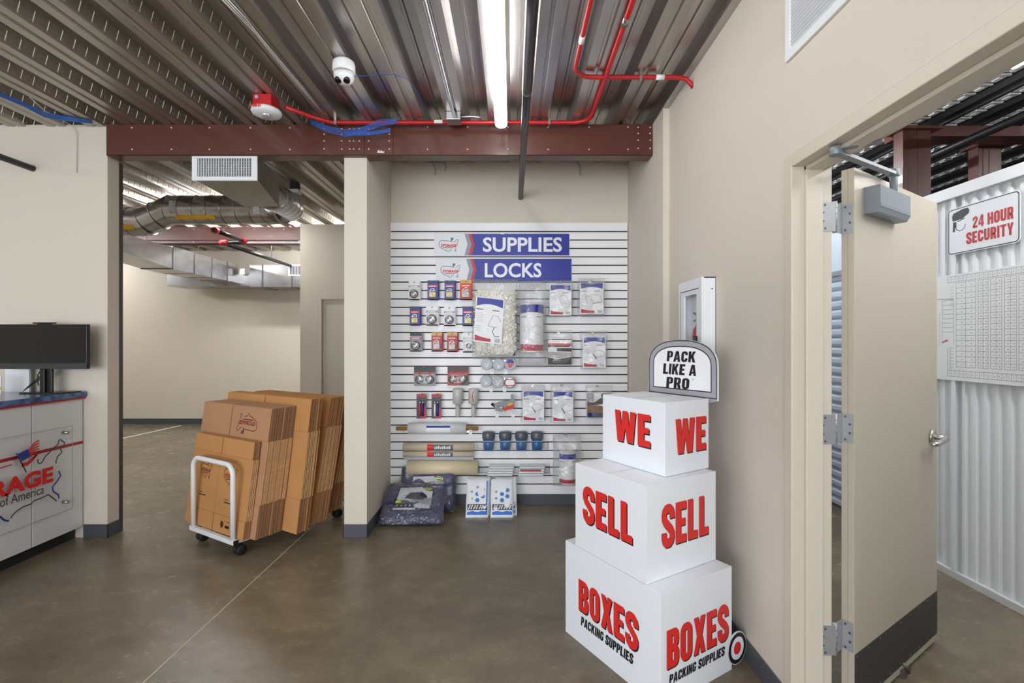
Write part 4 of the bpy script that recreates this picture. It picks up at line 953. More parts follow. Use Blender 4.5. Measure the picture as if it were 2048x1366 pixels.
t = MB().box((808 * 0, 0, 0), (.615, .05, .028)).build('roll_shelf', mat('shelf grey', 'b3b9c6', .4), bevel=.003); q = P(808, 920, ys - .05); t.location = (q.x, ys - .051, q.z)
tag(t, 'narrow grey shelf under the banded paper rolls', 'shelf')
proll(815, 956, 920.8, 950, ys - .075, mat('cream paper', 'd8caa8', .4), 'thick cream paper roll above the moving blankets')

# acrylic trays, tubs
def tray(px0, px1, py0, py1, lab, depth=.11):
    a, b_ = P(px0, py1, ys - depth), P(px1, py0, ys - depth); w_ = b_.x - a.x; h_ = b_.z - a.z
    t = thing('acrylic_tray', lab, 'tray', (a.x, ys - .001, a.z), 0, 'clear acrylic trays on the slatwall')
    MB().box((0, -depth, 0), (w_, 0, .003)).box((0, -depth, 0), (w_, -depth + .003, h_ * .62)).box((0, -depth, 0), (.003, 0, h_ * .62)).box((w_ - .003, -depth, 0), (w_, 0, h_ * .62)).box((0, -.003, 0), (w_, 0, h_)).build('tray_body', ACRYL, t)
    MB().tube([(0, -depth, h_ * .62), (w_, -depth, h_ * .62)], .0018, 0, 6).build('front_rim', WHITE, t)
    return a, w_, h_
a, w_, h_ = tray(953, 1098, 870, 903, 'clear tray holding four blue tubs')
BLT = mat('blue beads', '1b5288', .3, var=.55, vscale=90)
proto = None
for i, px in enumerate((977, 1010.5, 1042.5, 1074)):
    q = P(px, 899, ys - .055); r = .060
    lab = 'blue tub with grey lid, ' + ('leftmost of four in the clear tray', 'second from the left in the clear tray', 'third from the left in the clear tray', 'rightmost of four in the clear tray')[i]
    if proto is None:
        proto = thing('plastic_tub', lab, 'tub', (q.x, ys - .056 - .0, a.z + .003), 0, 'blue tubs with grey lids')
        MB().lathe([(.001, 0), (.038, 0), (.044, .006), (.050, .115), (.001, .115)], 0, 32).build('tub_body', BLT, proto)
        MB().lathe([(.054, .1), (.056, .112), (.056, .135), (.053, .15), (.050, .16), (.001, .163)], 0, 32).build('lid', mat('grey lid', '565b66', .3), proto)
        m = MB()
        for j_ in range(28):
            an = 2 * math.pi * j_ / 28; m.tube([(.043 * math.cos(an), .043 * math.sin(an), .01), (.050 * math.cos(an), .050 * math.sin(an), .1)], .0012, 0, 5)
        m.build('tub_ribs', mat('pale blue ribs', '6f9cc6', .3), proto)
    else: dup(proto, (q.x, ys - .056, a.z + .003), label=lab)
a, w_, h_ = tray(956, 1101, 917, 954, 'clear tray holding flat clear packs below the tubs', .13)
for j_, (x0, rd) in enumerate(((.09, 0), (.36, 1))):
    for i in range(4):
        t = thing('flat_pack', 'flat clear pack of white liners, %s of the %s stack' % (('bottom', 'second', 'third', 'top')[i], ('left', 'right with red stripe')[j_]), 'flat pack', (a.x + x0 + .10 + .004 * i, ys - .065, a.z + .004 + i * .021), 0, 'flat clear packs in the lower tray')
        MB().box((-.11, -.055, 0), (.11, .055, .018)).build('liner', mat('liner white', 'd9dbde', .3, bump=.4, bscale=60), t, bevel=.006)
        if rd and i == 2: MB().box((-.1, -.0565, .002), (.08, -.055, .016)).build('stripe', mat('stripe red', 'b23a45', .4), t)
# floor bags of absorbent
def floor_bag(px0, px1, lab, dx=0, front=True):
    a = P(px0, 1035, 4.04); b_ = P(px1, 1035, 4.04); w_ = b_.x - a.x
    t = thing('absorber_bag', lab, 'bag', ((a.x + b_.x) / 2 + dx, 4.035 + (0 if front else .045), .0), 0, 'white and blue printed bags leaning below the slatwall', rot=(R(-33.5 if front else -32), 0, R(1)))
    h_ = .325
    MB().pillow(w_, h_, .04, p=6, rag=.2, seed=int(px0)).build('bag', mat('bag white', 'e8edf4', .22, bump=.5, bscale=14), t)
    o = V(0, -.0215, 0); m = MB(); e = w_ * .43
    def sag(v): return v
    m.flat([[(-e, h_ * .05), (e, h_ * .05), (e, h_ * .13), (e * .5, h_ * .15), (0, h_ * .12), (-e * .5, h_ * .15), (-e, h_ * .12)]], o, X_, Z_, 0)
    m.flat([[(-e, h_ * .17), (e, h_ * .17), (e, h_ * .32), (-e, h_ * .32)]], o, X_, Z_, 1)
    for i in range(7): m.line([(-e * .9 + i * e * .27, h_ * .19), (-e * .78 + i * e * .27, h_ * (.24 + .04 * (i % 2))), (-e * .70 + i * e * .27, h_ * .3)], .008, o + V(0, -.0006, 0), X_, Z_, 3)
    for (cx_, cz, c) in ((0, .58, 2), (.55, .68, 2), (.55, .52, 2), (0, .42, 2), (0, .76, 4), (-.6, .64, 4), (-.6, .47, 4)):
        n = 14; rr = .018 if c == 2 else .011
        m.flat([[(e * cx_ + rr * math.cos(6.283 * i / n), h_ * cz + rr * math.sin(6.283 * i / n)) for i in range(n)]], o, X_, Z_, c)
    m.flat([[(e * .86, h_ * .05), (e * 1.02, h_ * .05), (e * 1.02, h_ * .93), (e * .92, h_ * .93)]], o, X_, Z_, 0) if front and px0 < 960 else None
    m.build('print', [mat('bag blue', '2f6fd0', .35), mat('bag charcoal', '4b5058', .4), mat('bubble blue', '3f7dbd', .4), WHITEC, SILVER], t)
floor_bag(931, 977, 'white and blue printed bag leaning below the tray, the left one in front'); floor_bag(981, 1027, 'white and blue printed bag leaning below the tray, the right one in front')
floor_bag(985, 1031, 'printed bag tucked behind the right leaning bag', .012, False); floor_bag(935, 981, 'printed bag tucked behind the left leaning bag', -.005, False)
# moving blankets
QB = mat('quilted navy blanket', '30345c', .75, bump=.6, bscale=26); 
def blanket(loc, rot, w_, h_, th, lab, seed, lz):
    t = thing('moving_blanket_pack', lab, 'moving blanket pack', loc, 0, 'folded navy moving blankets in clear wrap', rot=rot)
    m = MB()
    m.pillow(w_ * .98, h_, th, p=9, rag=.12, seed=seed, nu=26, nv=26)
    for i, v in enumerate(m.v):
        x, y, z = v; m.v[i] = (x, y + (.0035 * math.sin(z * 95 + abs(((x * 14) % 2) - 1) * 3) if y < 0 else 0), z)
    m.build('blanket', QB, t)
    o = V(0, -th / 2 - .004, lz); m = MB(); lw_, lh = w_ * .62, h_ * .62; c = -.02
    m.flat([[(-lw_ / 2, 0), (lw_ / 2, 0), (lw_ / 2, lh), (-lw_ * .42, lh), (-lw_ / 2, lh * .4)]], o, X_, Z_, 0)
    o2 = o + V(0, -.0006, 0)
    m.flat([[(-lw_ * .44, lh * .45), (lw_ * .48, lh * .2), (lw_ * .48, lh * .80), (lw_ * .32, lh * .80), (lw_ * .18, lh * .98), (-lw_ * .4, lh * .95)]], o2, X_, Z_, 1)
    m.flat([[(lw_ * .08, lh * .1), (lw_ * .46, lh * .06), (lw_ * .47, lh * .5), (-lw_ * .05, lh * .45)]], o2, X_, Z_, 1)
    o3 = o + V(0, -.0012, 0)
    m.flat([[(-lw_ * .25, lh * .5), (lw_ * .25, lh * .42), (lw_ * .36, lh * .54), (lw_ * .3, lh * .66), (lw_ * .2, lh * .76), (-lw_ * .12, lh * .74)]], o3, X_, Z_, 2)
    n = 18; m.flat([[(lw_ * .33 + .036 * math.cos(6.283 * i / n), lh * .89 + .018 * math.sin(6.283 * i / n)) for i in range(n)], [(lw_ * .33 + .030 * math.cos(6.283 * i / n), lh * .89 + .013 * math.sin(6.283 * i / n)) for i in range(n)]], o3, X_, Z_, 3)
    m.text('MOVERS', lw_ * .33 - .022, lh * .89 - .005, .044, .010, o3, X_, Z_, 3, bold=.03) if 0 else m.line([(lw_ * .33 - .022, lh * .89), (lw_ * .33 + .022, lh * .89)], .008, o3, X_, Z_, 3)
    m.text('Blanket', -lw_ * .47, lh * .30, lw_ * .42, lh * .12, o3, X_, Z_, 3, bold=.06, slant=.3)
    m.flat([[(-lw_ * .5, lh * .02), (lw_ * .1, lh * .02), (lw_ * .08, lh * .10), (-lw_ * .47, lh * .10)]], o3, X_, Z_, 1)
    for i in range(5): m.flat([[(-lw_ * .42 + i * lw_ * .11, lh * .17), (-lw_ * .37 + i * lw_ * .11, lh * .17), (-lw_ * .395 + i * lw_ * .11, lh * .24)]], o3, X_, Z_, 1)
    m.build('label', [mat('label navy', '1d2233', .3), mat('label silver', 'b9c0c8', .3), mat('label dark', '2a2c44', .5), mat('lime print', 'c9d94a', .5)], t)
    MB().pillow(w_ * 1.03, h_ * 1.06, th + .035, z0=-.01, p=8, rag=.35, seed=seed + 5, nu=24, nv=24).build('clear_wrap', clearmat('thin clear wrap', gloss=.16, milky=.03, bump=1.0, bscale=22, rough=.08), t)
blanket((-.805, 3.83, .028), (R(-60), 0, R(1.5)), .50, .40, .085, 'folded navy moving blanket pack lying in front against the partition', 3, .09)
blanket((-.735, 4.145, .015), (R(-22), 0, R(-2)), .49, .37, .09, 'navy moving blanket pack standing behind the other against the slatwall', 4, .06)

# ------------------------------------------------------------------ stacked display boxes
phi = R(31.5); dL = V(-math.sin(phi), math.cos(phi), 0); dR = V(math.cos(phi), math.sin(phi), 0)
CB = mat('white carton', 'e9edf4', .45, bump=.03, bscale=80); rzb = math.atan2(dR.y, dR.x)
def dbox(front, wl_, wr, z0, h_, rz, label, prints):
    t = thing('display_box', label, 'display box', (front[0], front[1], z0), rz)
    m = MB().box((0, 0, 0), (wr, wl_, h_)); m.box((.0, .0, h_), (wr, .004, h_ + .0015)) 
    m.build('carton', CB, t, bevel=.004, seg=3)
    m = MB()                                                        # flap seams
    m.box((.004, wl_ / 2 - .001, h_), (wr - .004, wl_ / 2 + .001, h_ + .001)); m.build('flap_seam', mat('carton seam', 'b5bac2', .6), t)
    # left face: normal -x, reading from y=wl to y=0 ; right face: normal -y, reading x
    for nm, o, U in (('left', V(-.0008, wl_, 0), V(0, -1, 0)), ('front', V(0, -.0008, 0), V(1, 0, 0))):
        w_ = wl_ if nm == 'left' else wr; N = V(-1, 0, 0) if nm == 'left' else V(0, -1, 0)
        for (txt, x0, x1, za, zb2, kind_) in prints[nm]:
            m = MB()
            if kind_ == 'r':
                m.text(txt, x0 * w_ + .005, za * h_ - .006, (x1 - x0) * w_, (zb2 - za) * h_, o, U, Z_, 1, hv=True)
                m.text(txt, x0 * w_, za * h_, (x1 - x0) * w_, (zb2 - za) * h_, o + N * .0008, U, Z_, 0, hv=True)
            else: m.text(txt, x0 * w_, za * h_, (x1 - x0) * w_, (zb2 - za) * h_, o + N * .0012, U, Z_, 1, hv=True, slant=.1)
            m.build('lettering', [RED, BLACK], t)
    return t
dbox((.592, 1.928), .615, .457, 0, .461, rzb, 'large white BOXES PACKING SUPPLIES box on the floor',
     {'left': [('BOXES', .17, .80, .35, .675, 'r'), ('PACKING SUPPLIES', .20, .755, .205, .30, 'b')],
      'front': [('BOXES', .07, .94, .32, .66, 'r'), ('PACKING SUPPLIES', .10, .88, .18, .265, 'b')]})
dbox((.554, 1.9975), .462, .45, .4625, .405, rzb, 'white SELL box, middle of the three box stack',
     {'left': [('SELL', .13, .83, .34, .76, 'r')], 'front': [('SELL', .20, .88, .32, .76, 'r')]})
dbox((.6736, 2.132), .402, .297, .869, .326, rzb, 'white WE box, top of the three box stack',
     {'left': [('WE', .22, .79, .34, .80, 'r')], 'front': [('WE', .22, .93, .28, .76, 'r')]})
# hand truck shaped standee behind the boxes
nd = 2.003
def onp(tt): return dR * nd + dL * tt
O = onp(1.432)                                           # right end of the panel
t = thing('cardboard_standee', 'arched PACK LIKE A PRO cardboard header rising behind the boxes', 'standee', (O.x, O.y, 0), math.atan2(-dL.y, -dL.x))
# local x = -dL (towards the viewer's right), local -y faces the viewer
wS = .418; n = 22
arch = [(-wS + .03, .005), (-.12, .005), (-.10, 1.16), (.0, 1.185), (.0, 1.30)] + [(-wS / 2 + (wS / 2) * math.copysign(abs(math.cos(a)) ** .8, math.cos(a)), 1.345 + .128 * abs(math.sin(a)) ** .85) for a in [i * math.pi / n for i in range(n + 1)]] + [(-wS, 1.30), (-wS - .008, 1.19), (-wS + .03, 1.15)]
MB().prism(arch, V(0, 0, 0), X_, Z_, V(0, .012, 0), 0, 1).build('header_panel', [mat('standee grey', 'a5a3ad', .5), CB], t)
m = MB(); cz = 1.30
def arc_in(d): return [(-wS + d, 1.192 + d), (-d, 1.192 + d)] + [(-wS / 2 + (wS / 2 - d) * math.copysign(abs(math.cos(a)) ** .8, math.cos(a)), 1.345 + (.128 - d) * abs(math.sin(a)) ** .85) for a in [i * math.pi / n for i in range(n + 1)]]
m.flat([arc_in(.002), arc_in(.006)], V(0, -.0006, 0), X_, Z_, 0); m.flat([arc_in(.030), arc_in(.035)], V(0, -.0006, 0), X_, Z_, 0); m.flat([arc_in(.035)], V(0, -.0004, 0), X_, Z_, 1)
m.build('header_field', [BLACK, WHITEC], t)
o = V(0, -.0012, 0)
MB().text('PACK', -wS * .71, 1.362, wS * .42, .054, o, X_, Z_, hv=True, slant=.1).build('lettering', BLACK, t)
MB().text('LIKE A', -wS * .77, 1.296, wS * .49, .055, o, X_, Z_, hv=True, slant=.1).build('lettering', BLACK, t)
MB().text('PRO', -wS * .72, 1.227, wS * .34, .055, o, X_, Z_, hv=True, slant=.1).text('TM', -wS * .34, 1.275, .014, .006, o, X_, Z_).build('lettering', BLACK, t)
# wheel cut-out, lies in the plane of the right box face
fc = V(.592, 1.928, 0); wc = fc + dR * (.457 + .041) + V(0, 0, 0)
wl0 = Matrix.Rotation(-t.rotation_euler[2], 4, 'Z') @ Matrix.Translation((-O.x, -O.y, 0))
uu = (Matrix.Rotation(-t.rotation_euler[2], 4, 'Z') @ dR); nn = Matrix.Rotation(-t.rotation_euler[2], 4, 'Z') @ V(dR.y, -dR.x, 0)
cw = wl0 @ V(wc.x, wc.y, .082)
n = 28; circ = lambda r: [(r * math.cos(6.2832 * i / n), r * 1.08 * math.sin(6.2832 * i / n)) for i in range(n)]
m = MB(); m.prism(circ(.067), cw, uu, Z_, -nn * .006, 0); m.build('wheel', CB, t)
m = MB(); m.flat([circ(.064), circ(.047)], cw + nn * .0008, uu, Z_, 1); m.flat([circ(.026)], cw + nn * .0008, uu, Z_, 0); m.build('wheel_print', [RED, BLACK], t)

# ------------------------------------------------------------------ box cart with flattened cartons
O = V(-1.86, 3.315, 0); rzc = math.atan2(-.503, .864)
def loc(u, v, z=0): return O + V(.864, -.503, 0) * u + V(.503, .864, 0) * v + V(0, 0, z)
t = thing('box_cart', 'white tubular cart carrying flattened cartons', 'cart', O, rzc)
m = MB().box((-.565, -.045, .082), (0, -.015, .114)).box((-.565, .86, .082), (0, .89, .114)).box((-.56, -.015, .086), (-.53, .86, .112)).box((-.035, -.015, .086), (-.005, .86, .112)).box((-.53, .42, .088), (-.035, .45, .110))
m.build('base_frame', WHITE, t, bevel=.003)
MB().box((.0, -.046, .081), (.008, -.014, .115)).build('end_plug', BLACKP, t, bevel=.001)
def hoop(y):
    r = .075; pts = [(-.535, y, .11), (-.535, y, .62 - r)] + [(-.535 + r - r * math.cos(a), y, .62 - r + r * math.sin(a)) for a in [i * math.pi / 16 for i in range(1, 9)]]
    pts += [(-.03 - r + r * math.sin(a), y, .62 - r + r * math.cos(a)) for a in [i * math.pi / 16 for i in range(0, 9)]] + [(-.03, y, .11)]
    return MB().tube(pts, .0165, 0, 14)
hoop(-.03).build('end_hoop', WHITE, t)
for (x, y) in ((-.49, .0), (-.02, .0), (-.49, .82), (-.02, .82)):
    c = MB().prism([(-.02, .082), (.02, .082), (.028, .04), (.018, .03), (-.01, .03)], V(x - .014, y, 0), Y_, Z_, V(.028, 0, 0)).build('caster', BLACKP, t, bevel=.002)
    for s_ in (-.019, .019): MB().lathe([(.006, -.009), (.034, -.009), (.036, -.005), (.036, .005), (.034, .009), (.006, .009)], 0, 28, Matrix.Translation((x + s_, y + .012, .0365)) @ RY).build('wheel', RUBBER, c)
KR = mat('kraft board', 'c08a53', .75, var=.05, vscale=3); KR2 = mat('kraft board greyed', 'b58763', .75, var=.05, vscale=3)
KE = mat('kraft fold edge', 'c59a6c', .8, var=.15, vscale=120); KF = mat('shaded flute edge', '8a6446', .9, var=.4, vscale=260)  # shade inside the open flutes painted into the darker flap edges; creases share it
INK = mat('brown ink', '4a2a22', .7); INKR = mat('red brown ink', '8c2f25', .7)
def carton_mesh(w_, h_, f, split, face):
    m = MB(); tp = .0031; T = .0076
    for y in (0, T - tp):
        # plies: lower flap, body, upper flap; slots cut the flaps at the split
        for (za, zb2, fl) in ((0, f, 1), (f, h_ - f, 0), (h_ - f, h_, 1)):
            if fl:
                for (xa, xb) in ((-w_, -w_ * (1 - split) - .005), (-w_ * (1 - split) + .005, -.004)):
                    m.box((xa, y, za), (xb, y + tp, zb2)); 
            else: m.box((-w_, y, za), (0, y + tp, zb2))
    b = len(m.m)
    m.box((-.004, 0, f + .001), (.0015, T, h_ - f - .001), 1); m.box((-w_ - .0015, 0, f + .001), (-w_ + .004, T, h_ - f - .001), 1)
    for y in (0, T - tp):
        for (za, zb2) in ((0, f), (h_ - f, h_)): m.box((-.0042, y + .0003, za + .001), (-.003, y + tp - .0003, zb2 - .001), 2)
    for z in (f, h_ - f): m.box((-w_, -.0003, z - .0012), (0, .0002, z + .0012), 2)
    m.box((-w_ * (1 - split) - .0008, -.0003, f), (-w_ * (1 - split) + .0008, .0002, h_ - f), 2)
    me = m.build('tmp', [face, KE, KF]); d_ = me.data; bpy.data.objects.remove(me); d_.name = 'carton'; return d_
def pack(n, w_, h_, f, split, ur, v0, v1, lean, z0, label, label_front, group, face=KR, prnt=None):
    d_ = carton_mesh(w_, h_, f, split, face); rnd = random.Random(n * 7)
    for i in range(n):
        o = bpy.data.objects.new('flattened_carton', d_); COL.objects.link(o)
        vv = v0 + (v1 - v0) * i / max(n - 1, 1)
        o.location = loc(ur + rnd.uniform(-.005, .004), vv, z0 + rnd.uniform(0, .003)); o.rotation_euler = (-lean + rnd.uniform(-.003, .003) * 0, 0, rzc)
        tag(o, label_front if i == 0 else label % ORD[i - 1], 'flattened carton', group)
        if i == 0 and prnt:
            m = MB(); prnt(m, V(0, -.0008, 0)); c = m.build('printing', [INK, INKR, BLACK, mat('ink blue', '4a4468', .6)], o); c.data.name = 'printing'
ORD = 'second third fourth fifth sixth seventh eighth ninth tenth eleventh twelfth thirteenth fourteenth fifteenth sixteenth seventeenth eighteenth nineteenth'.split()
def pr1(m, o):
    logo(m, -.63, .335, .15, .12, o, X_, Z_, 0, 1); logo(m, -.32, .325, .16, .13, o, X_, Z_, 0, 1)
    for x, z in ((-.61, .22), (-.28, .21)): m.line([(x, z + .02), (x + .05, z + .02)], .004, o, X_, Z_, 2); m.line([(x, z), (x + .09, z)], .007, o, X_, Z_, 2)
    n = 12; m.flat([[(-.27 + .02 * math.cos(6.283 * i / n), .06 + .024 * math.sin(6.283 * i / n)) for i in range(n)]], o, X_, Z_, 0)
    m.line([(-.23, .05), (-.18, .05)], .018, o, X_, Z_, 2); m.line([(-.235, .085), (-.18, .085)], .003, o, X_, Z_, 2)
def pr2(m, o): logo(m, -.40, .70, .25, .14, o, X_, Z_, 0, 1, flip=True)
def lean(top, h): return math.asin(min(.9, top / h))
pack(4, .755, .655, .12, .49, .055, -.008, .024, lean(.085, .655), .115, 'small flattened carton, %s from the cart hoop', 'small printed flattened carton directly behind the white cart hoop', 'small flattened cartons at the front of the cart', prnt=pr1)
pack(19, .865, .885, .228, .45, .119, .036, .218, lean(.125, .885), .115, 'flattened carton, %s from the front of the thick map logo pack', 'flattened carton with an upside down map logo on its upper flap', 'thick pack of flattened cartons with the map logo', face=KR2, prnt=pr2)
pack(8, 1.056, .94, .235, .48, .270, .240, .336, lean(.125, .94), .115, 'tall flattened carton, %s from the front of the thin pack', 'tall plain flattened carton at the front of the thin pack', 'thin pack of tall flattened cartons')
pack(13, .985, .935, .225, .5, .214, .412, .544, lean(.176, .935), .115, 'wide flattened carton, %s from the front of the rear pack beside the partition', 'wide flattened carton at the front of the rear pack', 'rear pack of flattened cartons')
pack(10, .82, .86, .22, .5, .11, .648, .755, lean(.19, .86), .115, 'flattened carton, %s from the front of the last pack on the cart', 'flattened carton at the front of the last pack on the cart', 'last pack of flattened cartons on the cart')

# ------------------------------------------------------------------ service counter
XC = -3.2
t = thing('service_counter', 'white service counter with blue marbled top and red trim', 'counter', (XC, 3.62, 0))
PAN = mat('white laminate', 'cfd3d6', .35)
m = MB(); m.box((-.6, -3.2, .09), (-.02, -.003, 1.045)); m.build('carcass', PAN, t)
y = -.005
for ln in (.385, .62, .62, .62, .62):
    MB().box((-.02, y - ln + .006, .09), (0, y, 1.04)).build('front_panel', PAN, t, bevel=.002); y -= ln
m = MB().box((-.6, -3.2, .04 * 0), (-.06, -.003, .09)); m.build('toe_kick', mat('dark kick', '1c1e26', .5), t)
def marble():
    m_ = mat('blue marble', '4a6a94', .15, var=.6, vscale=22); return m_
MB().box((-.66, -3.22, 1.055), (.03, -.003, 1.093)).build('countertop', marble(), t, bevel=.004)
MB().box((-.6, -3.2, 1.041), (.022, -.004, 1.055)).build('red_trim', mat('red edge', 'a3202c', .4), t, bevel=.001)
MB().box((.0, -3.19, .705), (.002, -.005, .727)).build('red_stripe', mat('red edge', 'a3202c', .4), t)
# acrylic sign on the counter, coordinates measured on its plane
XS = XC + .028
s = thing('acrylic_sign', 'clear acrylic sign with red STORAGE lettering and a map outline', 'sign', (XS, 3.5, .262))
MB().box((-.003, -1.35, 0), (.003, 0, .596)).build('panel', ACRYL, s)
MB().tube([(.0, 0, 0), (0, 0, .596), (0, -1.35, .596)], .0022, 0, 6).tube([(0, 0, 0), (0, -1.35, 0)], .0022, 0, 6).build('panel_edge', mat('acrylic edge', 'aab2b6', .2), s)
for (yy, zz) in ((-.045, .555), (-.045, .06), (-1.3, .555), (-1.3, .06)):
    MB().tube([(-.026, yy, zz), (.012, yy, zz)], .011, 0, 18).build('standoff', STEEL, s)
def cp(px, py):
    s_ = (CX - px) / -(XS + .004); Yq = F / s_; return (Yq - 3.5, H - (py - CY) / s_ - .262)
o = V(.0042, 0, 0)
m = MB(); a = cp(106.6, 963.6); b_ = cp(106.6, 931.7)
hL = b_[1] - a[1]; wR = .715; m.text('STORAGE', a[0] - wR, a[1], wR, hL, o, Y_, Z_, bold=.045); m.build('lettering', mat('sign letter red', 'cf1f26', .4), s)
m = MB(); q = cp(88, 986); m.text('s of America', q[0] - .325, q[1] - .003, .325, .060, o, Y_, Z_, bold=.008); m.build('small_lettering', mat('sign letter grey', '3c3d42', .5), s)
def px2(pts): return [cp(x / 4.408, 840 + y / 4.408) for x, y in pts]
m = MB()
for st in ([(335, 345), (335, 375), (350, 385), (370, 375), (400, 320), (440, 285), (455, 260), (480, 240), (510, 215), (520, 180), (535, 172), (552, 190), (572, 200), (560, 225), (530, 245), (535, 262), (548, 282), (530, 300), (505, 325), (500, 350), (490, 365), (498, 382)],
           [(98, 868), (105, 845), (150, 800), (205, 765), (270, 742), (300, 712), (360, 690), (425, 658), (445, 672), (500, 715)]):
    m.line(px2(st), .009, o, Y_, Z_, 0)
m.line(px2([(518, 448), (535, 490), (500, 545), (462, 590), (470, 630), (515, 660), (520, 692)]), .011, o, Y_, Z_, 1)
m.line(px2([(-60, 820), (0, 852), (40, 885), (80, 890)]), .012, o, Y_, Z_, 1)
m.line(px2([(145, 295), (232, 462)]), .009, o, Y_, Z_, 0)
for i in range(4): m.line(px2([(250, 270 + i * 22), (300, 205 + i * 22), (340, 182 + i * 24), (345, 184 + i * 24)]), .010, o, Y_, Z_, 2)
for i in range(3): m.line(px2([(195, 385 + i * 10), (240, 375 + i * 12), (290, 330 + i * 12), (330, 295 + i * 4)]), .009, o, Y_, Z_, 2)
m.flat([px2([(155, 300), (245, 255), (270, 320), (190, 365)])], o + V(.0005, 0, 0), Y_, Z_, 1)
m.line(px2([(-40, 430), (0, 425), (60, 405), (105, 395)]), .008, o, Y_, Z_, 2)
m.build('map_and_flag', [mat('outline grey', '3d4047', .5), mat('outline blue', '23378c', .5), mat('flag red', 'c4302f', .5)], s)
# monitor
Ym = 3.47; a, b_ = P(-3, 738, Ym), P(173.5, 648.5, Ym)
t = thing('computer_monitor', 'wide black computer monitor on the counter', 'monitor', ((a.x + b_.x) / 2, Ym, 1.094)); hw = (b_.x - a.x) / 2; zl, zh = a.z - 1.094, b_.z - 1.094
MB().box((-hw, 0, zl), (hw, .03, zh)).build('casing', BLACKP, t, bevel=.004)
MB().box((-hw + .006, -.001, zl + .045), (hw - .006, 0, zh - .006)).build('screen', mat('dark screen', '0b0a0a', .18), t)
MB().box((-hw, -.004, zl), (hw, 0, zl + .040)).build('lower_bezel', mat('bezel grey', '37373a', .35), t, bevel=.001)
MB().box((-.035, .012, zl), (-.0, .05, 0.004)).box((-.0, .03, .004), (.035, .05, zl + .02)).build('stand_column', BLACKP, t, bevel=.004)
MB().prism([(-.17, -.02), (.13, -.02), (.17, .10), (-.12, .10)], V(0.02, .0, 0), X_, Y_, V(0, 0, .008)).build('stand_base', mat('stand metal', '3a2c28', .25, metal=.3), t, bevel=.002)
MB().box((-.045, .004, zh), (.045, .03, zh + .004)).box((-.075, .002, zh + .004), (.075, .028, zh + .014)).build('camera_bar', BLACKP, t, bevel=.003)
m = MB()
for i in range(4):
    m.tube([(.02, .05, zl + .03), (-.03 - .01 * i, .07, zl - .03), (-.09 - .01 * i, .06, zl - .09), (-.17, .03, .012)], .0025, 0, 6)
m.tube([(-.06, .05, zl - .01), (-.085, .05, zl - .05), (-.08, .05, zl - .12), (-.04, .05, zl - .11)], .004, 0, 6); m.build('cables', BLACKP, t)
a = P(10, 783, 3.58); b_ = P(59, 742, 3.58)
t = MB().box((0, 0, 0), (b_.x - a.x, .004, .19)).box((b_.x - a.x - .001, -.002, 0), (b_.x - a.x + .012, .010, .19), 1).build('wall_calendar', [WHITEC, mat('grey edge', '8a8a86', .5)]); t.location = (a.x, 3.58, 1.094)
tag(t, 'white paper sheet standing on the counter behind the monitor stand', 'paper')
a = P(-8, 787, 3.42); t = thing('brochure_holder', 'small clear holder with a red and yellow leaflet at the counter edge', 'leaflet holder', (a.x, 3.42, 1.094))
MB().box((-.03, -.03, 0), (.05, .02, .003)).box((-.03, -.03, 0), (.05, -.028, .08)).box((-.03, .018, 0), (.05, .02, .10)).build('holder', ACRYL, t)
MB().box((-.028, -.005, .004), (.040, .0, .13), 0).box((-.028, -.0055, .03), (.04, -.005, .05), 1).box((-.028, -.0055, .08), (.03, -.005, .13), 2).build('leaflet', [WHITEC, mat('yellow leaf', 'd8d23c', .5), RED], t)

# ------------------------------------------------------------------ overhead services
RC = mat('red conduit', 'b81d23', .32)
def arcpts(c, r, a0, a1, z, n=8): return [(c[0] + r * math.cos(R(a0 + (a1 - a0) * i / n)), c[1] + r * math.sin(R(a0 + (a1 - a0) * i / n)), z) for i in range(n + 1)]
zc = 3.045
t = thing('red_conduit', 'long red fire alarm conduit along the beam and up the ceiling', 'conduit', (0, 0, 0))
MB().tube([(-1.52, 3.25, zc - .01), (-1.40, 3.42, zc), (-1.30, 3.50, zc)] + [(.40, 3.50, zc)] + arcpts((.44, 3.38), .12, 90, 0, zc) + [(.56, 3.2, zc), (.56, .9, zc)], .0145, 0, 12).build('tube', RC, t)
for (x, y) in ((-1.27, 3.5), (.27, 3.5)): MB().box((x - .008, y - .019, zc - .019), (x + .008, y + .019, ZD + .001)).build('strap', STEEL, t)
MB().tube([(.56, 2.36, zc), (.56, 2.42, zc)], .018, 0, 12).build('coupling', STEEL, t)
MB().box((-.56, 3.484, zc - .012), (-.5, 3.486, zc + .012)).build('tag', WHITEC, t)
t = thing('red_conduit', 'red conduit bending from the ceiling into the right wall', 'conduit', (0, 0, 0))
MB().tube([(.365, .9, zc), (.365, 2.76, zc)] + arcpts((.485, 2.78), .12, 180, 90, zc) + [(.52, 2.9, zc), (.98, 2.9, zc), (1.04, 2.9, zc - .01), (1.075, 2.9, zc - .045), (1.084, 2.9, zc - .06)], .0135, 0, 12).build('tube', RC, t)
MB().box((.76, 2.882, zc - .018), (.776, 2.918, ZD + .001)).build('strap', STEEL, t)
MB().tube([(.86, 2.9, zc), (.91, 2.9, zc)], .0155, 0, 12).build('tape_wrap', WHITEC, t)
MB().tube([(.365, 2.50, zc), (.365, 2.56, zc)], .0155, 0, 12).build('tape_wrap', WHITEC, t)
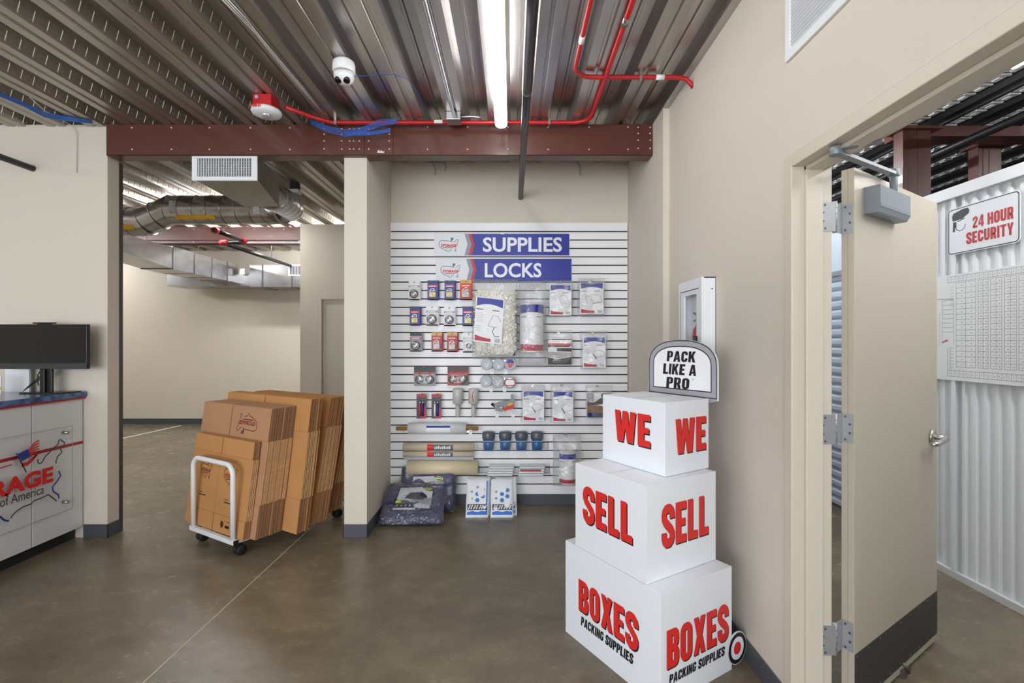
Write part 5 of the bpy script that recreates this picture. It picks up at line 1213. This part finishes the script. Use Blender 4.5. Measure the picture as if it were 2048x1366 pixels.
# black pipes
def pipe(x, y0, y1, z, r, lab, yc=None):
    t = thing('sprinkler_pipe', lab, 'pipe', (x, y1, z))
    MB().tube([(0, y0 - y1, 0), (0, 0, 0)], r, 0, 20).build('pipe', PIPE, t)
    if yc: MB().tube([(0, y0 - y1, 0), (0, yc - y1, 0)], r * 1.16, 0, 20).tube([(0, yc - y1, 0), (0, yc - y1 + .012, 0)], r * 1.1, 1, 20).build('sleeve', [PIPE, STEEL], t)
    for y in ([min(y0 + 1.2, y1 - .3)]): MB().tube([(0, y - y1, 0), (0, y - y1, ZD - z)], .004, 0, 6).build('hanger_rod', STEEL, t)
    return t
pipe(.077, .9, YB, 2.757, .0225, 'black sprinkler pipe ending in the wall above the slatwall', 2.5)
pipe(-3.58, .9, YA, 2.757, .0225, 'black sprinkler pipe ending in the wall above the monitor')
t = pipe(-3.34, 5.42, 6.05, 2.715, .024, 'black sprinkler pipe passing under the round duct'); MB().tube([(0, -.05, 0), (0, .01, 0)], .034, 0, 14).tube([(0, -.62, 0), (0, -.56, 0)], .034, 0, 14).build('red_coupling', RC, t)
t = pipe(-3.62, 6.1, 8.0, 2.70, .024, 'black sprinkler pipe running to the far register'); MB().tube([(0, -1.93, 0), (.28, -1.95, .0)], .024, 0, 14).build('cross_pipe', PIPE, t); MB().tube([(-.03, -1.93, 0), (.06, -1.935, 0)], .036, 0, 14).build('red_coupling', RC, t)
# dome camera
q = V(-.96, 2.77, 0); t = thing('security_camera', 'white turret security camera on the ceiling', 'security camera', (q.x, q.y, 3.068))
WP = mat('white plastic', 'e8e8ea', .35)
MB().lathe([(.001, .0), (.045, .0), (.060, -.012), (.063, -.03), (.063, -.06), (.058, -.07)], 0, 32).build('housing', WP, t)
M_ = Matrix.Translation((0, 0, -.07)) @ Matrix.Rotation(R(14), 4, 'X')
MB().lathe([(.058, .004), (.057, -.02), (.048, -.045), (.03, -.06), (.001, -.064)], 0, 32, M_).build('turret', WP, t)
m = MB()
for (x, y_) in ((-.024, -.022), (.024, -.020)): m.lathe([(.001, 0.002), (.0185, 0), (.0185, -.016), (.012, -.02), (.001, -.018)], 0, 20, Matrix.Translation((x, y_, -.115)) @ Matrix.Rotation(R(-22), 4, 'X'))
m.build('lens', mat('lens black', '0c0c0e', .08), t)
# fire alarm
t = thing('fire_alarm', 'red and white ceiling fire alarm strobe above the beam', 'fire alarm', (-1.62, 3.2, 3.07))
MB().box((-.06, -.06, -.080), (.06, .06, 0)).build('back_box', RC, t, bevel=.003)
MB().lathe([(.001, -.07), (.07, -.07), (.090, -.080), (.094, -.094), (.087, -.108), (.05, -.118), (.001, -.12)][::-1], 0, 36).build('cover', WP, t)
MB().lathe([(.028, -.112), (.030, -.12), (.027, -.134), (.018, -.141), (.001, -.143)], 0, 24, Matrix.Translation((.01, -.025, .0))).build('strobe_lens', mat('lens clear', 'b7b9bb', .1, metal=.5), t)
m = MB(); m.text('FIRE', -.045, 0, .07, .017, V(-.012, -.0955, -.101), X_, Z_, bold=.04); m.build('lettering', RED, t)
m = MB(); n = 12; m.flat([[(.012 * math.cos(6.283 * i / n), .012 * math.sin(6.283 * i / n)) for i in range(n)]], V(-.035, -.0608, -.02), X_, Z_); m.build('sticker', mat('sticker', '8fb0c8', .4), t)
# junction box with flexible conduit
t = thing('junction_box', 'galvanised junction box beside the strip light', 'junction box', (-.41, 3.43, 3.07))
MB().box((-.05, -.05, -.055), (.05, .05, 0)).build('box', GALV, t, bevel=.003)
m = MB(); pts = [(.0, -.05, -.012), (0, -.3, -.012), (0, -1.4, -.012), (0, -2.4, -.012)]; m.tube(pts, .011, 0, 12)
y = -.05
while y > -2.0: m.tube([(0, y, -.012), (0, y - .006, -.012)], .0125, 0, 10); y -= .012
m.build('flexible_conduit', GALV, t)
MB().tube([(.05, .01, -.012), (.12, .015, -.008), (.19, .012, -.014)], .009, 0, 10).build('short_conduit', GALV, t)
# cables
BC = mat('blue cable', '2767c4', .45); WC = mat('pale cable', 'c9c9c6', .5)
def PC(px, py, z=3.060): return (px, py, (z - H) * F / (CY - py))
def cable(name, lab, cat, pts_list, r, m_, grp=None):
    m = MB()
    for pts in pts_list: m.tube([P(*p) for p in pts], r, 0, 6)
    return tag(m.build(name, m_), lab, cat, grp)
Yc = 3.46
cable('blue_cable_bundle', 'bundle of blue data cables draped over the beam', 'cables', [[(622, 240 + i * 2, Yc), (650, 252 + i * 2.5, Yc), (690, 260 + i * 3.2, Yc), (725, 255 + i * 2.5, Yc), (760, 240 + i * 3, Yc), (795, 238 + i * 2, Yc)] for i in range(5)] + [[(690, 265 + i * 1.8, Yc), (740, 264 + i * 1.9, Yc), (781, 258 + i * 1.7, Yc)] for i in range(4)], .0025, BC)
cable('blue_cable', 'thin blue cable from the dome camera to the beam', 'cable', [[(708, 153, 2.74), PC(745, 150), PC(790, 149), PC(815, 158), PC(835, 185), PC(848, 215), PC(855, 236)]], .0022, mat('blue cable dark', '2b4a9c', .4))
cable('blue_cable_run', 'blue cables crossing the ceiling above the left wall', 'cables', [[PC(-60, 160 + i * 3), PC(0, 186 + i * 2), PC(50, 207 + i * 2), PC(90, 225 + i * 3), PC(140, 236 + i * 2), PC(185, 243 + i)] for i in range(4)], .004, BC)
cable('white_cable', 'thin white cable hanging down the left wall', 'cable', [[(60, 195, 3.2), (90, 222, 3.35), (120, 238, 3.5), (145, 252, 3.6), (153, 268, 3.61), (153, 345, 3.617)]], .0028, WC)
cable('pale_cable_pair', 'pair of pale cables clipped along the ceiling ribs', 'cables', [[PC(440 + i * 6, -5), PC(480 + i * 5, 35), PC(512 + i * 2, 68), PC(545 + i * 3, 110), PC(600 + i * 3, 175), PC(650, 232)] for i in range(3)], .0032, mat('silver cable', 'd8d8d6', .3))
cable('thin_wire', 'thin grey wire sagging under the beam above the slatwall', 'wire', [[(925, 322, 4.3), (940, 335, 4.3), (965, 343, 4.3), (990, 339, 4.3), (1012, 322, 4.3)]], .0015, WC)
for i, pts in enumerate(([(862, 322), (868, 330), (871, 340), (870, 350)], [(1152, 322), (1158, 330), (1161, 340), (1160, 351)], [(888, 322), (892, 333), (890, 342)])):
    c = MB().tube([P(x, y, 4.28) for x, y in pts], .006, 0, 8).build('cable_stub', mat('stub grey', 'a09c92', .5)); tag(c, 'short cable end hanging under the beam, ' + ('left', 'right', 'middle')[i] + ' of three', 'cable', 'cable ends under the beam')
# ------------------------------------------------------------------ ducts in the back room
t = thing('supply_register', 'white supply register on a metal duct boot under the beam', 'air register', (-2.135, 3.60, 2.66))
w_, h_ = .485, .196
m = MB(); m.box((-w_ / 2, 0, 0), (w_ / 2, .012, .03)).box((-w_ / 2, 0, h_ - .03), (w_ / 2, .012, h_)).box((-w_ / 2, 0, .03), (-w_ / 2 + .04, .012, h_ - .03)).box((w_ / 2 - .04, 0, .03), (w_ / 2, .012, h_ - .03))
m.build('frame', WHITE, t, bevel=.002)
m = MB()
for i in range(22): x = -w_ / 2 + .048 + i * .0187; m.box((x - .0022, .003, .03), (x + .0022, .02, h_ - .03))
for i in range(6): z = .045 + i * .0205; m.box((-w_ / 2 + .04, .022, z - .002), (w_ / 2 - .04, .03, z + .002))
m.build('louvres', WHITE, t)
m = MB()                                               # boot behind the register
f_ = [(-w_ / 2 + .01, .012, .01), (w_ / 2 - .005, .012, .01), (w_ / 2 - .005, .012, h_ - .01), (-w_ / 2 + .01, .012, h_ - .01)]; b_ = [(-.12, .5, -.055), (.165, .5, -.055), (.165, .5, .205), (-.12, .5, .205)]
m.add([V(*p) for p in f_ + b_], [(0, 1, 5, 4), (1, 2, 6, 5), (2, 3, 7, 6), (3, 0, 4, 7), (4, 5, 6, 7)]); m.build('duct_boot', GALV, t)
MB().box((-w_ / 2 + .012, .031, .012), (w_ / 2 - .012, .032, h_ - .012)).build('damper', mat('duct dark2', '1d1d1e', .7), t)
def duct(name, lab, pts, r, group=None, bands=None):
    t = thing(name, lab, 'duct', (0, 0, 0), 0, group)
    m = MB(); m.tube(pts, r, 0, 32); m.build('duct_wall', GALV, t)
    m = MB(); P_ = [Vector(p) for p in pts]
    for a, b_ in zip(P_, P_[1:]):
        d_ = b_ - a; n = max(1, int(d_.length / .14))
        for i in range(n):
            c = a + d_ * (i / n); m.tube([c - d_.normalized() * .002, c + d_.normalized() * .004], r * 1.02, 0, 28)
    m.build('seam', mat('duct seam', '6f6f72', .3, metal=.9), t)
    return t
dz = 2.885
t = duct('round_duct', 'round galvanised main duct crossing the back room', [(-7.5, 5.24, 2.76), (-3.95, 5.24, 2.76), (-3.68, 5.24, dz), (-2.62, 5.24, dz), (-2.45, 5.2, dz)], .153)
m = MB()
m.grid(lambda u, v: V(-3.56 + .42 * u, 5.24 - .156 * math.cos(-.9 + .3 * v), dz + .156 * math.sin(-.9 + .3 * v)), 1, 4, 0); m.grid(lambda u, v: V(-4.13 + .14 * u, 5.24 - .156 * math.cos(-.8 + .35 * v), 2.76 + .156 * math.sin(-.8 + .35 * v)), 1, 4, 0)
m.build('yellow_tape', mat('yellow tape', 'd9a916', .5), t)
m = MB(); m.grid(lambda u, v: V(-3.6 + .07 * u, 5.24 - .156 * math.cos(-.5 + .9 * v), dz + .156 * math.sin(-.5 + .9 * v)), 1, 4, 0); m.grid(lambda u, v: V(-2.72 + .07 * u, 5.24 - .156 * math.cos(-.5 + .9 * v), dz + .156 * math.sin(-.5 + .9 * v)), 1, 4, 0); m.build('sealant', mat('sealant', 'a9a9a6', .7, var=.3, vscale=60), t)
duct('branch_duct', 'round galvanised branch duct curving back from the register', [(-2.105, 4.085, 2.735), (-2.12, 4.3, 2.75), (-2.17, 4.6, 2.79), (-2.24, 4.9, 2.83), (-2.33, 5.1, 2.86), (-2.46, 5.2, 2.88)], .125)
t = thing('rectangular_duct', 'large rectangular galvanised duct running back along the left', 'duct', (-4.52, 0, 0))
m = MB(); m.add([V(0, 4.4, 2.72), V(0, 6.46, 2.72), V(0, 6.46, 2.435), V(0, 4.4, 2.60), V(-.42, 4.4, 2.72), V(-.42, 6.46, 2.72), V(-.42, 6.46, 2.435), V(-.42, 4.4, 2.60)], [(0, 1, 2, 3), (4, 7, 6, 5), (0, 4, 5, 1), (3, 2, 6, 7), (0, 3, 7, 4)])
m.box((-.42, 6.46, 2.43), (0, 8.0, 2.73)); m.build('duct_wall', GALV, t)
for y in (6.46, 6.9, 7.3, 7.7): MB().box((-.424, y - .006, 2.426), (.006, y + .006, 2.736)).build('seam', MATS['duct seam'], t)
m = MB(); 
for y in (6.0, 7.0): m.tube([(.0, y, 2.72), (0, y, ZD)], .003, 0, 6)
m.build('hanger_rod', STEEL, t)
t = thing('cross_duct', 'rectangular galvanised duct along the far wall with a register', 'duct', (0, 8.0, 0))
m = MB(); m.box((-5.68, 0, 2.38), (-4.30, .45, 2.57)).box((-4.30, -.05, 2.36), (-2.6, .45, 2.72)); m.build('duct_wall', GALV, t)
for x0 in (-4.10, -3.62): MB().box((x0, -.054, 2.356), (x0 + .025, .454, 2.724)).build('seam', MATS['duct seam'], t)
m = MB(); m.box((-3.66, -.07, 2.54), (-3.2, -.052, 2.72)).build('register_frame', WHITE, t)
m = MB()
for i in range(16): m.box((-3.63 + i * .025, -.074, 2.56), (-3.615 + i * .025, -.07, 2.70))
m.build('register_slots', mat('slot', '3c3c3e', .6), t)
MB().box((-4.46, -.056, 2.56), (-4.38, -.051, 2.66)).build('paper_label', WHITEC, t)
t = thing('exit_unit_box', 'small dark fixture box under the deck right of the branch duct', 'fixture', P(590, 388, 4.9)); t.name = 'ceiling_fixture'
MB().box((-.05, -.04, 0), (.05, .04, .04)).build('housing', WHITE, t, bevel=.003); MB().box((-.04, -.03, .04), (.04, .03, .14)).build('mount', BLACKP, t, bevel=.003)
MB().tube([(0, 0, .14), (0, 0, ZD - t.location[2])], .006, 0, 6).build('stem', BLACKP, t)
